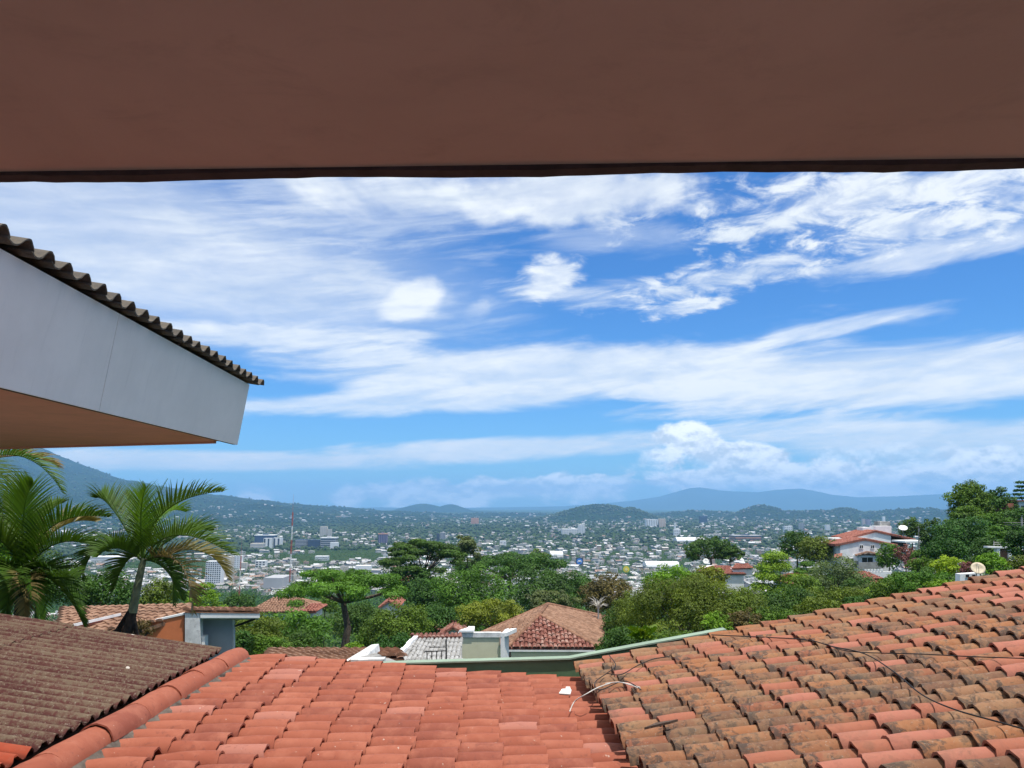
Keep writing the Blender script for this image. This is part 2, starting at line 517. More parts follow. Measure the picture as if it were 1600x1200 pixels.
# ---------------------------------------------------------------- mesh helpers
def tag(o, label=None, cat=None, group=None, kind=None):
    if label: o['label'] = label
    if cat: o['category'] = cat
    if group: o['group'] = group
    if kind: o['kind'] = kind
    return o


def thing(name, label, cat, loc=(0, 0, 0), group=None, kind=None):
    o = bpy.data.objects.new(name, None)
    o.empty_display_size = 0.2
    col.objects.link(o)
    o.location = loc
    return tag(o, label, cat, group, kind)


def link(name, me, parent=None, kind=None):
    o = bpy.data.objects.new(name, me)
    col.objects.link(o)
    if parent is not None:
        o.parent = parent
        inv = parent.get('_inv')
        top = parent
        off = Vector((0, 0, 0))
        while top is not None:           # children are written in world space: undo the parents' offset
            off += top.location
            top = top.parent
        o.location = -off
    if kind:
        o['kind'] = kind
    return o


class MB:
    def __init__(self):
        self.v, self.f, self.s = [], [], []

    def add(self, vs, fs, smooth=False):
        k = len(self.v)
        self.v += [tuple(p) for p in vs]
        self.f += [tuple(i + k for i in f) for f in fs]
        self.s += [smooth] * len(fs)
        return self

    def prism(self, pts, vec):
        pts = [Vector(p) for p in pts]
        vec = Vector(vec)
        n = len(pts)
        nor = sum(((pts[i] - pts[0]).cross(pts[i + 1] - pts[0]) for i in range(1, n - 1)), Vector())
        if nor.dot(vec) > 0:
            pts = pts[::-1]
        vs = pts + [p + vec for p in pts]
        fs = [tuple(range(n)), tuple(range(2 * n - 1, n - 1, -1))]
        fs += [(i, i + n, (i + 1) % n + n, (i + 1) % n) for i in range(n)]
        return self.add(vs, fs)

    def box(self, x0, x1, y0, y1, z0, z1):
        return self.prism([(x0, y0, z0), (x1, y0, z0), (x1, y1, z0), (x0, y1, z0)], (0, 0, z1 - z0))

    def tube(self, path, r0, r1=None, seg=7, caps=True):
        path = [Vector(p) for p in path]
        r1 = r0 if r1 is None else r1
        n = len(path)
        vs, fs = [], []
        prev = None
        for i, p in enumerate(path):
            d = (path[min(i + 1, n - 1)] - path[max(i - 1, 0)]).normalized()
            a = Vector((0, 0, 1)) if abs(d.z) < 0.9 else Vector((1, 0, 0))
            if prev is not None:
                a = prev
            u = (a - d * a.dot(d)).normalized()
            prev = u
            w = d.cross(u)
            r = r0 + (r1 - r0) * i / max(1, n - 1)
            for k in range(seg):
                t = 2 * math.pi * k / seg
                vs.append(p + u * (r * math.cos(t)) + w * (r * math.sin(t)))
        for i in range(n - 1):
            for k in range(seg):
                a, b = i * seg + k, i * seg + (k + 1) % seg
                fs.append((a, b, b + seg, a + seg))
        self.add(vs, fs, True)
        if caps:
            self.add(vs[:seg], [tuple(range(seg - 1, -1, -1))])
            self.add(vs[-seg:], [tuple(range(seg))])
        return self

    def lathe(self, prof, c=(0, 0, 0), seg=14):
        c = Vector(c)
        vs, fs = [], []
        for r, z in prof:
            for k in range(seg):
                t = 2 * math.pi * k / seg
                vs.append(c + Vector((r * math.cos(t), r * math.sin(t), z)))
        for i in range(len(prof) - 1):
            for k in range(seg):
                a, b = i * seg + k, i * seg + (k + 1) % seg
                fs.append((a, b, b + seg, a + seg))
        return self.add(vs, fs, True)

    def mesh(self, name, mat):
        me = bpy.data.meshes.new(name)
        me.from_pydata(self.v, [], self.f)
        me.polygons.foreach_set('use_smooth', self.s)
        me.materials.append(mat)
        me.update()
        return me

    def build(self, name, mat, parent=None, kind=None):
        return link(name, self.mesh(name, mat), parent, kind)


def np_mesh(name, verts, faces, mat, smooth=False, tint=None, tone=None):
    """verts (n,3), faces (m,k) with k fixed"""
    me = bpy.data.meshes.new(name)
    nv, (nf, k) = len(verts), faces.shape
    me.vertices.add(nv)
    me.vertices.foreach_set('co', np.ascontiguousarray(verts, dtype=np.float32).ravel())
    me.loops.add(nf * k)
    me.loops.foreach_set('vertex_index', np.ascontiguousarray(faces, dtype=np.int32).ravel())
    me.polygons.add(nf)
    me.polygons.foreach_set('loop_start', np.arange(0, nf * k, k, dtype=np.int32))
    me.polygons.foreach_set('use_smooth', np.full(nf, smooth))
    me.materials.append(mat)
    if tint is not None:
        a = me.attributes.new('tint', 'FLOAT', 'FACE')
        a.data.foreach_set('value', np.ascontiguousarray(tint, dtype=np.float32))
    if tone is not None:
        a = me.attributes.new('tone', 'FLOAT_COLOR', 'FACE')
        a.data.foreach_set('color', np.ascontiguousarray(np.concatenate([tone, np.ones((nf, 1))], 1), dtype=np.float32).ravel())
    me.update(calc_edges=True)
    return me


def link_m(name, me, parent, world_m, kind=None):
    o = link(name, me, parent, kind)
    o.matrix_local = Matrix.Translation(o.location) @ world_m
    return o


def Px(px, py, X):
    d = ray(px, py)
    return d * (X / d.x)


# ---------------------------------------------------------------- roof tiles
def barrel_tile(L, r_up, r_low, th, seed, flat=0.88, seg=8):
    """one half barrel of fired clay: axis along x, the wide open end at +x"""
    q = random.Random(seed)
    mb = MB()
    rings = 4
    outer, inner = [], []
    wob = [q.uniform(-1, 1) for _ in range(rings)]
    for i in range(rings):
        t = i / (rings - 1)
        r = r_up + (r_low - r_up) * t
        x = -L / 2 + L * t
        z0 = 0.004 * wob[i] + 0.006 * math.sin(math.pi * t)
        for k in range(seg + 1):
            a = math.pi * k / seg
            rr = r * (1 + 0.012 * q.uniform(-1, 1))
            xe = x + (0.006 * q.uniform(-1, 1) if i in (0, rings - 1) else 0)
            outer.append((xe, -rr * math.cos(a), z0 + rr * flat * math.sin(a)))
            ri = rr - th
            inner.append((xe, -ri * math.cos(a), z0 + ri * flat * math.sin(a)))
    w = seg + 1
    fo = [(i * w + k, (i + 1) * w + k, (i + 1) * w + k + 1, i * w + k + 1) for i in range(rings - 1) for k in range(seg)]
    mb.add(outer, fo, True)
    mb.add(inner, [f[::-1] for f in fo], True)
    for i in (0, rings - 1):
        vs = outer[i * w:(i + 1) * w] + inner[i * w:(i + 1) * w]
        fs = [(k, k + 1, w + k + 1, w + k) for k in range(seg)]
        mb.add(vs, fs if i else [f[::-1] for f in fs])
    for k in (0, seg):
        vs = [outer[i * w + k] for i in range(rings)] + [inner[i * w + k] for i in range(rings)]
        fs = [(i, i + 1, rings + i + 1, rings + i) for i in range(rings - 1)]
        mb.add(vs, fs if k else [f[::-1] for f in fs])
    return mb


def frame_m(o, X, Z):
    X = X.normalized()
    Z = (Z - X * Z.dot(X)).normalized()
    Y = Z.cross(X)
    return Matrix(((X.x, Y.x, Z.x, o.x), (X.y, Y.y, Z.y, o.y), (X.z, Y.z, Z.z, o.z), (0, 0, 0, 1)))


def lay_tiles(root, base, D, N, rows, y0, pitch, expo, ncols, L, variants, mat, keep, jit, name='roof_tile', limit=290, slip=0.05, skew=0.0):
    """rows run along D (down the slope); base is the foot of the row y0 at s = 0"""
    spots = []
    for i in range(rows):
        rowshift = rnd.uniform(-0.06, 0.06) * expo
        for j in range(ncols):
            s = (j + 0.5) * expo + rowshift
            c = base + D * (s - skew * (rows - i) * pitch) + Vector((0, y0 + i * pitch, 0))
            if not keep(c):
                continue
            spots.append((c.length, i, j, c))
    spots.sort(key=lambda a: a[0])
    extra = MB()
    for n, (_, i, j, c) in enumerate(spots):
        q = random.Random(i * 131 + j * 17 + len(name))
        sl = q.uniform(0.25, 0.75) * expo * 0.5 if q.random() < slip else 0.0
        c = c + D * (sl + q.uniform(-1, 1) * jit) + Vector((0, q.uniform(-1, 1) * jit * 0.6, 0)) + N * (0.012 + q.uniform(0, 0.006))
        X = (D + N * (0.066 + q.uniform(-0.014, 0.018)) + Vector((0, q.uniform(-0.035, 0.035), 0))).normalized()
        Z = N + Vector((0, q.uniform(-0.06, 0.06), 0))
        mtx = frame_m(c, X, Z)
        k = q.randrange(len(variants))
        if n < limit:
            link_m(name, variants[k], root, mtx)
        else:
            me = variants[k]
            extra.add([mtx @ v.co for v in me.vertices], [tuple(p.vertices) for p in me.polygons], True)
    if extra.v:
        extra.build(name + '_field', M['oldfield'] if mat == M['oldtile'] else mat, root, 'stuff')


def channels(root, base, D, N, rows, y0, pitch, slen, r, mat, keep, name):
    mb = MB()
    for i in range(-1, rows):
        yy = y0 + (i + 0.5) * pitch
        vs, fs = [], []
        n = max(2, int(slen / 0.25))
        for j in range(n + 1):
            s = slen * j / n
            c = base + D * s + Vector((0, yy, 0))
            for k in range(5):
                a = math.pi * k / 4
                vs.append(c + Vector((0, -r * math.cos(a), 0)) + N * (r * 0.40 * (1 - math.sin(a)) - 0.016 + (0.012 if j % 2 else 0)))
        for j in range(n):
            for k in range(4):
                fs.append((j * 5 + k, (j + 1) * 5 + k, (j + 1) * 5 + k + 1, j * 5 + k + 1))
        mb.add(vs, fs, True)
    return mb.build(name, mat, root, 'stuff')


# ---- the house roof right below: smooth red tiles running down to the right
SR = 0.0764
Dr = Vector((1, 0, -SR)).normalized()
Nr = Vector((SR, 0, 1)).normalized()
red = thing('tiled_roof', 'low roof of smooth bright red clay tiles right below the window, between ridge and valley', 'roof', (-0.8, 5.7, -1.8))
red_base = Vector((-2.26, 0, -1.485))
red_vars = [barrel_tile(0.365, 0.070, 0.0845, 0.012, s, 1.08).mesh('roof_tile', M['redtile']) for s in range(5)]
lay_tiles(red, red_base, Dr, Nr, 22, 3.68, 0.189, 0.287, 13, 0.365, red_vars, M['redtile'],
          lambda c: c.y < 7.72 - 0.012 * (c.x + 2.4) and c.x < 1.25, 0.006, slip=0.035)
channels(red, red_base, Dr, Nr, 22, 3.68, 0.189, 3.6, 0.056, M['channel_red'], None, 'channel_tile_field')
mb = MB()
mb.prism([red_base + Dr * 0 + Vector((0, 3.3, -0.03)), red_base + Dr * 3.75 + Vector((0, 3.3, -0.03)),
          red_base + Dr * 3.75 + Vector((0, 7.70, -0.03)), red_base + Vector((0, 7.70, -0.03))], (0, 0, -0.12))
mb.build('roof_deck', M['wood'], red)
# ridge caps and the mortar they are bedded in
cap_vars = [barrel_tile(0.57, 0.109, 0.114, 0.010, 40 + s, 0.95, 10).mesh('ridge_tile', M['redtile']) for s in range(3)]
for k in range(8):
    c = Vector((-2.37 + rnd.uniform(-0.008, 0.008), 7.28 - k * 0.515, -1.408 + rnd.uniform(-0.006, 0.006)))
    link_m('ridge_tile', cap_vars[k % 3], red, frame_m(c, Vector((rnd.uniform(-.012, .012), -1, 0.014)), Vector((rnd.uniform(-.05, .05), 0, 1))))
mb = MB()
vs, fs = [], []
n = 60
for i in range(n + 1):
    y = 3.5 + 4.05 * i / n
    e = 0.020 * math.sin(y * 25.6) + rnd.uniform(-0.012, 0.012)
    vs += [(-2.26, y, -1.395), (-2.225 + e, y, -1.425 + rnd.uniform(-.01, .01)), (-2.165 + e * 1.6, y, -1.52), (-2.42, y, -1.53), (-2.44, y, -1.42)]
for i in range(n):
    for k in range(4):
        fs.append((i * 5 + k, i * 5 + k + 1, (i + 1) * 5 + k + 1, (i + 1) * 5 + k))
mb.add(vs, fs).build('ridge_mortar', M['mortar'], red, 'stuff')

# ---- the old roof on the right: rows of weathered tiles running down to the left
SO = 0.1975
Do = Vector((-1, 0, -SO)).normalized()
No = Vector((-SO, 0, 1)).normalized()
XE = 0.865                                                      # eave


def old_z(x):
    return -1.645 + SO * x


old = thing('tiled_roof', 'large roof of old weathered clay tiles with sooty stains and loose wires on the right', 'roof', (2.8, 5.6, -1.5))
NC = 22
old_base = Vector((XE, 0, old_z(XE) - 0.075)) - Do * (NC * 0.262)
old_vars = [barrel_tile(0.385, 0.055, 0.0725, 0.012, 70 + s, 1.18).mesh('roof_tile', M['oldtile']) for s in range(6)]
lay_tiles(old, old_base, Do, No, 27, 3.24, 0.1655, 0.262, NC, 0.385, old_vars, M['oldtile'],
          lambda c: c.y < 7.72 and c.x < c.y * 0.70 + 0.9, 0.016, slip=0.03, skew=0.026)
channels(old, old_base, Do, No, 27, 3.24, 0.1655, NC * 0.262 - 0.13, 0.050, M['channel_old'], None, 'channel_tile_field')
mb = MB()
e0, e1 = old_base + Vector((0, 0, -0.03)), old_base + Do * (NC * 0.262 - 0.02) + Vector((0, 0, -0.03))
mb.prism([e0 + Vector((0, 2.9, 0)), e1 - Do * 0.125 + Vector((0, 2.9, 0)), e1 + Vector((0, 7.70, 0)), e0 + Vector((0, 7.70, 0))], (0, 0, -0.07))
mb.build('roof_deck', M['wood'], old)
MB().box(XE + 0.12, XE + 0.145, 2.9, 7.70, old_z(XE) - 0.36, old_z(XE) - 0.165).build('eave_board', M['green'], old)


def on_old(px, py, h):
    d = ray(px, py)
    k = (-1.645 + h) / (d.z - SO * d.x)
    return d * k


def cable(name, label, pts, r, mat, group=None):
    mb = MB()
    pts = [Vector(p) for p in pts]
    fine = []
    for i in range(len(pts) - 1):
        p0, p1, p2, p3 = pts[max(i - 1, 0)], pts[i], pts[i + 1], pts[min(i + 2, len(pts) - 1)]
        for k in range(6):
            t = k / 6
            fine.append(0.5 * ((2 * p1) + (p2 - p0) * t + (2 * p0 - 5 * p1 + 4 * p2 - p3) * t * t + (3 * p1 - p0 - 3 * p2 + p3) * t ** 3))
    fine.append(pts[-1])
    o = mb.tube(fine, r, seg=6).build(name, mat)
    return tag(o, label, 'cable', group)


cable('cable', 'black cable drooping from the middle of the old roof down to its right edge',
      [on_old(*a) for a in ((1112, 992, .05), (1200, 996, .04), (1262, 1000, .05), (1300, 1010, .05), (1352, 1022, .06), (1400, 1052, .05), (1440, 1085, .05), (1490, 1108, .05), (1560, 1128, .05), (1640, 1150, .05))], 0.0045, M['wire'])
cable('cable', 'thin black cable crossing the old roof almost level towards the right',
      [on_old(*a) for a in ((1290, 1006, .055), (1330, 1018, .05), (1440, 1022, .05), (1520, 1026, .05), (1640, 1030, .05))], 0.0036, M['wire'])
cable('cable', 'pale cable end sticking out over the lower left corner of the old roof',
      [on_old(*a) for a in ((1000, 1074, .05), (968, 1066, .05), (940, 1072, .06), (915, 1085, .05), (898, 1096, .0), (890, 1112, -.05))], 0.0045, M['wirewhite'])
cable('cable', 'short black cable tangled among the tiles near the valley',
      [on_old(*a) for a in ((952, 1024, .05), (962, 1040, .05), (948, 1052, .06), (930, 1066, .05), (938, 1078, .05), (975, 1064, .06), (1002, 1078, .05))], 0.004, M['wire'])
cable('cable', 'thin dark cable looping between two rows of tiles above the tangle',
      [on_old(*a) for a in ((1046, 1026, .05), (1020, 1030, .05), (996, 1040, .05), (970, 1054, .05), (948, 1052, .05))], 0.004, M['wire'])
cable('cable', 'white cable lying along the third tile row near the valley',
      [on_old(*a) for a in ((946, 1068, .06), (966, 1066, .06), (984, 1070, .06), (1000, 1076, .05))], 0.004, M['wirewhite'])
# a chip of a broken tile and its torn backing
bt = MB()
c = on_old(1030, 1138, 0.05)
bt.prism([c + Vector((-.10, -.03, .0)), c + Vector((.06, -.05, .04)), c + Vector((.12, .0, .04)), c + Vector((.0, .05, .01))], (0, 0, 0.014))
tag(bt.build('broken_tile', M['oldtile']), 'loose broken tile shard lying in the gap of the old roof', 'tile')
# the scrap of white card on the red roof
d = ray(884, 1081)
c = d * ((red_base.z + 0.13 + SR * red_base.x) / (d.z + SR * d.x))
cb = MB()
cb.prism([c + Vector((-.06, -.03, -.01)), c + Vector((.035, -.04, -.015)), c + Vector((.05, .0, 0.01)), c + Vector((.02, .04, 0.01)), c + Vector((-.03, .03, .01))], (0.0, 0.0, 0.008))
cb.prism([c + Vector((.0, .01, .01)), c + Vector((.045, .01, .01)), c + Vector((.04, .03, .03)), c + Vector((.005, .03, .03))], (0.0, 0.0, 0.006))
tag(cb.build('white_scrap', M['white']), 'torn white scrap lying on the red tiles beside the valley', 'scrap')

# ---- dark corrugated roof at the lower left
SS = 0.147
SX, SZ = -2.52, -1.335
sheet = thing('corrugated_roof', 'dark maroon corrugated roof spotted with lichen at the lower left, nearest sheets red', 'roof', (-4, 5.4, -1.2))
Ds = Vector((-1, 0, SS)).normalized()
Ns = Vector((SS, 0, 1)).normalized()
PW = 0.131
wi = 0
ysheet = 7.56
while ysheet > 3.2:
    nw = 3 if wi == 0 else 5
    for lay, (s0, s1) in enumerate(((0.0, 1.55), (1.40, 3.2))):
        mb = MB()
        vs, fs = [], []
        nu, ns = nw * 8 + 3, 6
        edge = [rnd.uniform(-0.01, 0.01)] * 2
        for side in (0, 1):
            for j in range(ns + 1):
                for i in range(nu + 1):
                    y = ysheet - PW * i / 8
                    s = s0 + (s1 - s0) * j / ns + (rnd.uniform(-0.006, 0.006) if j == 0 else 0) + edge[0]
                    h = 0.023 * math.cos(2 * math.pi * (y - 7.56) / PW) + 0.011 * lay + 0.0035 * (wi % 2) - 0.008 * side
                    vs.append(Vector((SX, y, SZ)) + Ds * s + Ns * h)
        w = nu + 1
        half = w * (ns + 1)
        for j in range(ns):
            for i in range(nu):
                a = j * w + i
                fs.append((a, a + 1, a + w + 1, a + w))
                fs.append((half + a, half + a + w, half + a + w + 1, half + a + 1))
        mb.add(vs, fs, True)
        rim = []
        for i in range(nu):
            rim.append((i, half + i, half + i + 1, i + 1))
        mb.add(vs, rim)
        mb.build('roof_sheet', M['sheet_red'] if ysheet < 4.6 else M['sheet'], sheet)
    ysheet -= nw * PW
    wi += 1
MB().prism([(SX - 0.10, 3.0, SZ - 0.07), (SX - 0.10, 7.53, SZ - 0.07), (SX - 3.1, 7.53, SZ + 0.36), (SX - 3.1, 3.0, SZ + 0.36)], (0, 0, -0.06)).build('roof_deck', M['wood'], sheet)

# ---- walls of the house those roofs belong to
hw = thing('parapet_wall', 'green painted parapet with pale coping closing the far side of the tiled roofs', 'wall', (0.5, 7.85, -4.5))
tops = [(-3.4, -1.60), (-0.785, -1.507), (0.762, -1.473), (2.30, -1.21), (2.42, -1.33), (5.9, -0.63)]
for (xa, za), (xb, zb) in zip(tops, tops[1:]):
    MB().prism([(xa, 7.76, -4.6), (xb, 7.76, -4.6), (xb, 7.76, zb), (xa, 7.76, za)], (0, 0.08, 0)).build('wall_panel', M['green'], hw)
    MB().prism([(xa, 7.735, za + 0.002), (xb, 7.735, zb + 0.002), (xb, 7.735, zb + 0.016), (xa, 7.735, za + 0.016)], (0, 0.12, 0)).build('coping', M['cap'], hw)
body = MB()
body.box(1.02, 5.6, 2.9, 7.69, -4.6, -1.72)
body.box(-2.66, 1.0, 3.3, 7.69, -4.6, -1.90)
body.box(-5.5, -2.68, 3.1, 7.50, -4.6, -1.49)
tag(body.build('house_body', M['green']), 'green house walls under the near roofs', 'house')

# ---- our own eave overhead and the wall and terrace behind the camera
over = thing('roof_overhang', 'brown stucco roof overhang filling the top of the view, with a dark drip board', 'overhang', (0, 1.2, 0.85))
ZO = 0.85
fl, fr = Pz(-200, 272, ZO), Pz(1800, 245, ZO)
u = (fr - fl).normalized()
A, B = fl - u * 3, fr + u * 3
MB().prism([A, B, (B.x, -1.62, ZO), (A.x, -1.62, ZO)], (0, 0, 0.22)).build('soffit', M['soffit'], over)
v = Vector((-u.y, u.x, 0))
mb = MB()
vs, fs = [], []
n = 160
for i in range(n + 1):
    p = A + (B - A) * (i / n)
    e = 0.003 * math.sin(i * 0.37) + rnd.uniform(-0.0015, 0.0015)
    for (dy, dz) in ((-0.004, 0.02), (-0.004, -0.011 + e), (0.035, -0.013 + e), (0.045, 0.24)):
        q = p + v * dy
        vs.append((q.x, q.y, ZO + dz))
for i in range(n):
    for k in range(3):
        fs.append((i * 4 + k, (i + 1) * 4 + k, (i + 1) * 4 + k + 1, i * 4 + k + 1))
mb.add(vs, fs).build('drip_board', M['darkboard'], over)
own = MB()
own.box(-7, 7, -1.6, -1.35, -4.6, 0.84)
own.box(-7, 7, -1.34, 0.55, -1.72, -1.55)
own.box(-7, 7, 0.30, 0.55, -4.6, -1.722)
tag(own.build('house_wall', M['white']), 'house wall and terrace behind the viewpoint', 'house')

# ---- the neighbour's deep white eave at the left
EK = 1.4
eave = thing('neighbour_eave', 'white boarded eave with a scalloped dark tile edge and terracotta underside on the left', 'eave', (-7, 9, 1.1))
b0, b1 = Px(0, 605, -3.5 * EK), Px(371, 695, -3.5 * EK)
t0, t1 = Px(0, 388, -3.345 * EK), Px(390, 601, -3.345 * EK)
sb, st = Px(155, 640, -3.5 * EK), Px(187, 487, -3.345 * EK)


def ext(a, b, y):
    return a + (b - a) * ((y - a.y) / (b.y - a.y))


def onl(a, b, q):
    return a + (b - a) * ((q.y - a.y) / (b.y - a.y))


sb, st = onl(b0, b1, sb), onl(t0, t1, st)
bn, tn = ext(b0, b1, 2.6 * EK), ext(t0, t1, 2.6 * EK)
gap = Vector((0, 0.006, 0))
thick = Vector((-0.022, 0, 0))
MB().prism([bn, sb - gap, st - gap, tn], thick).build('fascia_board', M['fascia'], eave)
MB().prism([sb + gap, b1, t1, st + gap], thick).build('fascia_board', M['fascia'], eave)
back = Vector((-0.026, 0, 0))
MB().prism([bn + back, b1 + back - Vector((0, .03, 0)), t1 + back - Vector((0, .03, 0)), tn + back], (-0.05, 0, 0)).build('fascia_backing', M['wood'], eave)
zs = (b0.z + b1.z) / 2 + 0.012
sA, sB = Pz(333, 689.5, zs), Pz(0, 699, zs)
sB2 = sA + (sB - sA) * 2.2
MB().prism([(-3.58 * EK, 2.6 * EK, zs), (-3.58 * EK, sA.y - 0.02, zs), sA, sB2, (sB2.x, 2.6 * EK, zs)], (0, 0, 0.10)).build('soffit', M['soffit2'], eave)
dd = (sB2 - sA).normalized()
pp = Vector((dd.y, -dd.x, 0))
if pp.y < 0:
    pp = -pp
MB().prism([sA + Vector((0, 0, -.035)) + pp * .005, sB2 + Vector((0, 0, -.035)) + pp * .005, sB2 + pp * .09 + Vector((0, 0, -.035)), sA + pp * .09 + Vector((0, 0, -.035))], (0, 0, 0.14)).build('soffit_trim', M['soffit2'], eave)
MB().prism([sA + pp * .092 + Vector((.02, 0, .02)), sB2 + pp * .092 + Vector((0, 0, .02)), sB2 + pp * .10 + Vector((0, 0, .9)), sA + pp * .10 + Vector((0, 0, .80))], pp * 0.03).build('end_board', M['fascia'], eave)
MB().box(-15, -13.5, 2.6, 12.0, -7, zs - 0.02).build('wall', M['white'], eave)
tag(MB().box(-16, -2.75, 1.5, 15.0, -4.62, -4.55).build('bounce_slab', M['concrete']), 'added unseen concrete slab bouncing light up to the white eave', kind='structure')  # unseen slab added to throw sunlight up onto the soffit and fascia
# s shaped tiles along the edge, two courses
TP = 0.265 * EK


def s_tile(seed):
    q = random.Random(seed)
    mb = MB()
    vs, fs = [], []
    nu = 16
    L = 0.44
    for side in (0, 1):
        for j in range(3):
            for i in range(nu + 1):
                t = i / nu * 1.10
                h = 0.088 * math.sin(math.pi * t / 0.60) if t < 0.60 else -0.036 * math.sin(math.pi * (t - 0.60) / 0.50)
                x = -L + L * j / 2 + (q.uniform(-.004, .004) if j == 2 else 0)
                vs.append((x, -t * TP, h + 0.02 * j / 2 - 0.020 * side))
    w = nu + 1
    half = 3 * w
    for j in range(2):
        for i in range(nu):
            a = j * w + i
            fs.append((a, a + w, a + w + 1, a + 1))
            fs.append((half + a, half + a + 1, half + a + w + 1, half + a + w))
    mb.add(vs, fs, True)
    mb.add(vs, [(2 * w + i, half + 2 * w + i, half + 2 * w + i + 1, 2 * w + i + 1) for i in range(nu)])
    mb.add(vs, [(j * w, half + j * w, half + (j + 1) * w, (j + 1) * w) for j in range(2)])
    mb.add(vs, [(j * w + nu, (j + 1) * w + nu, half + (j + 1) * w + nu, half + j * w + nu) for j in range(2)])
    return mb.mesh('roof_tile', M['sheet_grey'])


svars = [s_tile(200 + s) for s in range(4)]
slope = Vector((1, 0, -0.20)).normalized()
yt = 10.86 * EK
k = 0
while yt > 2.9 * EK:
    p = ext(t0, t1, yt)
    for c in range(3):
        o = p + Vector((0.150, 0, 0.056)) - slope * (0.36 * c) + Vector((rnd.uniform(-.012, .012), 0, rnd.uniform(-.006, .006)))
        link_m('roof_tile', svars[(k + c) % 4], eave, frame_m(o, slope + Vector((0, rnd.uniform(-.02, .02), 0)), Vector((0.2, rnd.uniform(-.04, .04), 1))))
    yt -= TP
    k += 1
r0, r1 = ext(t0, t1, 2.6 * EK) + Vector((-.05, 0, .004)), ext(t0, t1, 10.3 * EK) + Vector((-.05, 0, .004))
up = -slope * 5.5
MB().prism([r0, r1, r1 + up, r0 + up], (0, 0, -0.05)).build('roof_deck', M['wood'], eave)


# ---------------------------------------------------------------- terrain
def vnoise(x, y, seed=0):
    """smooth value noise on arrays"""
    x, y = np.asarray(x, float), np.asarray(y, float)
    xi, yi = np.floor(x), np.floor(y)
    fx, fy = x - xi, y - yi
    fx, fy = fx * fx * (3 - 2 * fx), fy * fy * (3 - 2 * fy)

    def h(a, b):
        v = np.sin(a * 127.1 + b * 311.7 + seed * 74.7) * 43758.5453
        return v - np.floor(v)
    return (h(xi, yi) * (1 - fx) + h(xi + 1, yi) * fx) * (1 - fy) + (h(xi, yi + 1) * (1 - fx) + h(xi + 1, yi + 1) * fx) * fy


def fbm(x, y, octv=4, seed=0):
    t, a, n = 0, 0.5, 0
    for o in range(octv):
        t = t + a * vnoise(np.asarray(x) * 2 ** o, np.asarray(y) * 2 ** o, seed + o)
        n += a
        a *= 0.5
    return t / n - 0.5


def sst(x, a, b):
    t = np.clip((x - a) / (b - a), 0, 1)
    return t * t * (3 - 2 * t)


RR = [0, 8, 20, 40, 60, 100, 150, 250, 400, 600, 800, 1100, 3000, 60000]
RZ = [-4.7, -4.7, -6.5, -9.5, -12.5, -19, -28, -45, -66, -85, -96, -101, -101, -101]


def ground_z(x, y):
    x, y = np.asarray(x, float), np.asarray(y, float)
    r = np.hypot(x, y)
    az = np.degrees(np.arctan2(x, np.maximum(y, 1e-3)))
    z = np.interp(r, RR, RZ)
    z = z + sst(az, 5, 26) * 0.112 * np.minimum(r, 150) * (1 - sst(r, 160, 420)) * np.maximum(sst(r, 62, 135), sst(az, 26.5, 33.5))
    z = z + fbm(x / 900, y / 900, 4, 3) * 26 * sst(r, 900, 2200)
    return z


def bump_hill(px, crest_py, d, sx, sy, seed, rough=0.25):
    a, _ = azel(px, crest_py)
    cx, cy = math.sin(a) * d, math.cos(a) * d
    dr = ray(px, crest_py)
    top = dr.z / math.hypot(dr.x, dr.y) * d

    def fn(x, y):
        u = (x - cx) * math.cos(a) - (y - cy) * math.sin(a)
        v = (x - cx) * math.sin(a) + (y - cy) * math.cos(a)
        q = np.exp(-(u / sx) ** 2 - (v / sy) ** 2)
        n = fbm(x / 320, y / 320, 4, seed)
        return -101 + (top + 101) * q * (1 + rough * n) + 14 * n * q - 6 * (1 - q)
    return fn, cx, cy, sx, sy


VX, VY = -6620.0, 7600.0
VR = [0, 1000, 1886, 2300, 2757, 3200, 3690, 4443, 5000, 5480, 6300, 7500, 9000]
VZ = [680, 670, 610, 440, 285, 195, 120, 18, -25, -66, -98, -125, -150]


def volcano_z(x, y):
    r = np.hypot(x - VX, y - VY)
    th = np.arctan2(y - VY, x - VX)
    z = np.interp(r, VR, VZ)
    k = sst(r, 500, 1600) * (1 - sst(r, 5200, 7200))
    z = z + k * (fbm(th * 14 + 50, r / 1500, 4, 21) * 85 + fbm(x / 260, y / 260, 4, 5) * 38 + fbm(x / 70, y / 70, 2, 9) * 16)
    return z


hills = [
    bump_hill(935, 790, 5600, 330, 520, 1),
    bump_hill(905, 794, 5400, 170, 400, 2),
    bump_hill(985, 795, 5500, 160, 400, 8),
    bump_hill(1190, 791, 6600, 230, 600, 3),
    bump_hill(1270, 797, 6800, 500, 700, 4),
    bump_hill(1318, 794, 7000, 190, 600, 6),
    bump_hill(1440, 796, 7200, 600, 800, 7),
    bump_hill(1100, 798, 7400, 500, 700, 9),
    bump_hill(780, 802, 8200, 700, 700, 10, 0.1),
]
peaks = [bump_hill(661, 787, 12500, 420, 700, 31, 0.15), bump_hill(704, 788.5, 12500, 300, 700, 32, 0.15),
         bump_hill(690, 797, 12500, 800, 900, 33, 0.1), bump_hill(630, 796, 12400, 330, 700, 34, 0.1)]


def land_z(x, y):
    z = ground_z(x, y)
    z = np.maximum(z, volcano_z(x, y))
    for h in hills:
        z = np.maximum(z, h[0](x, y))
    return z


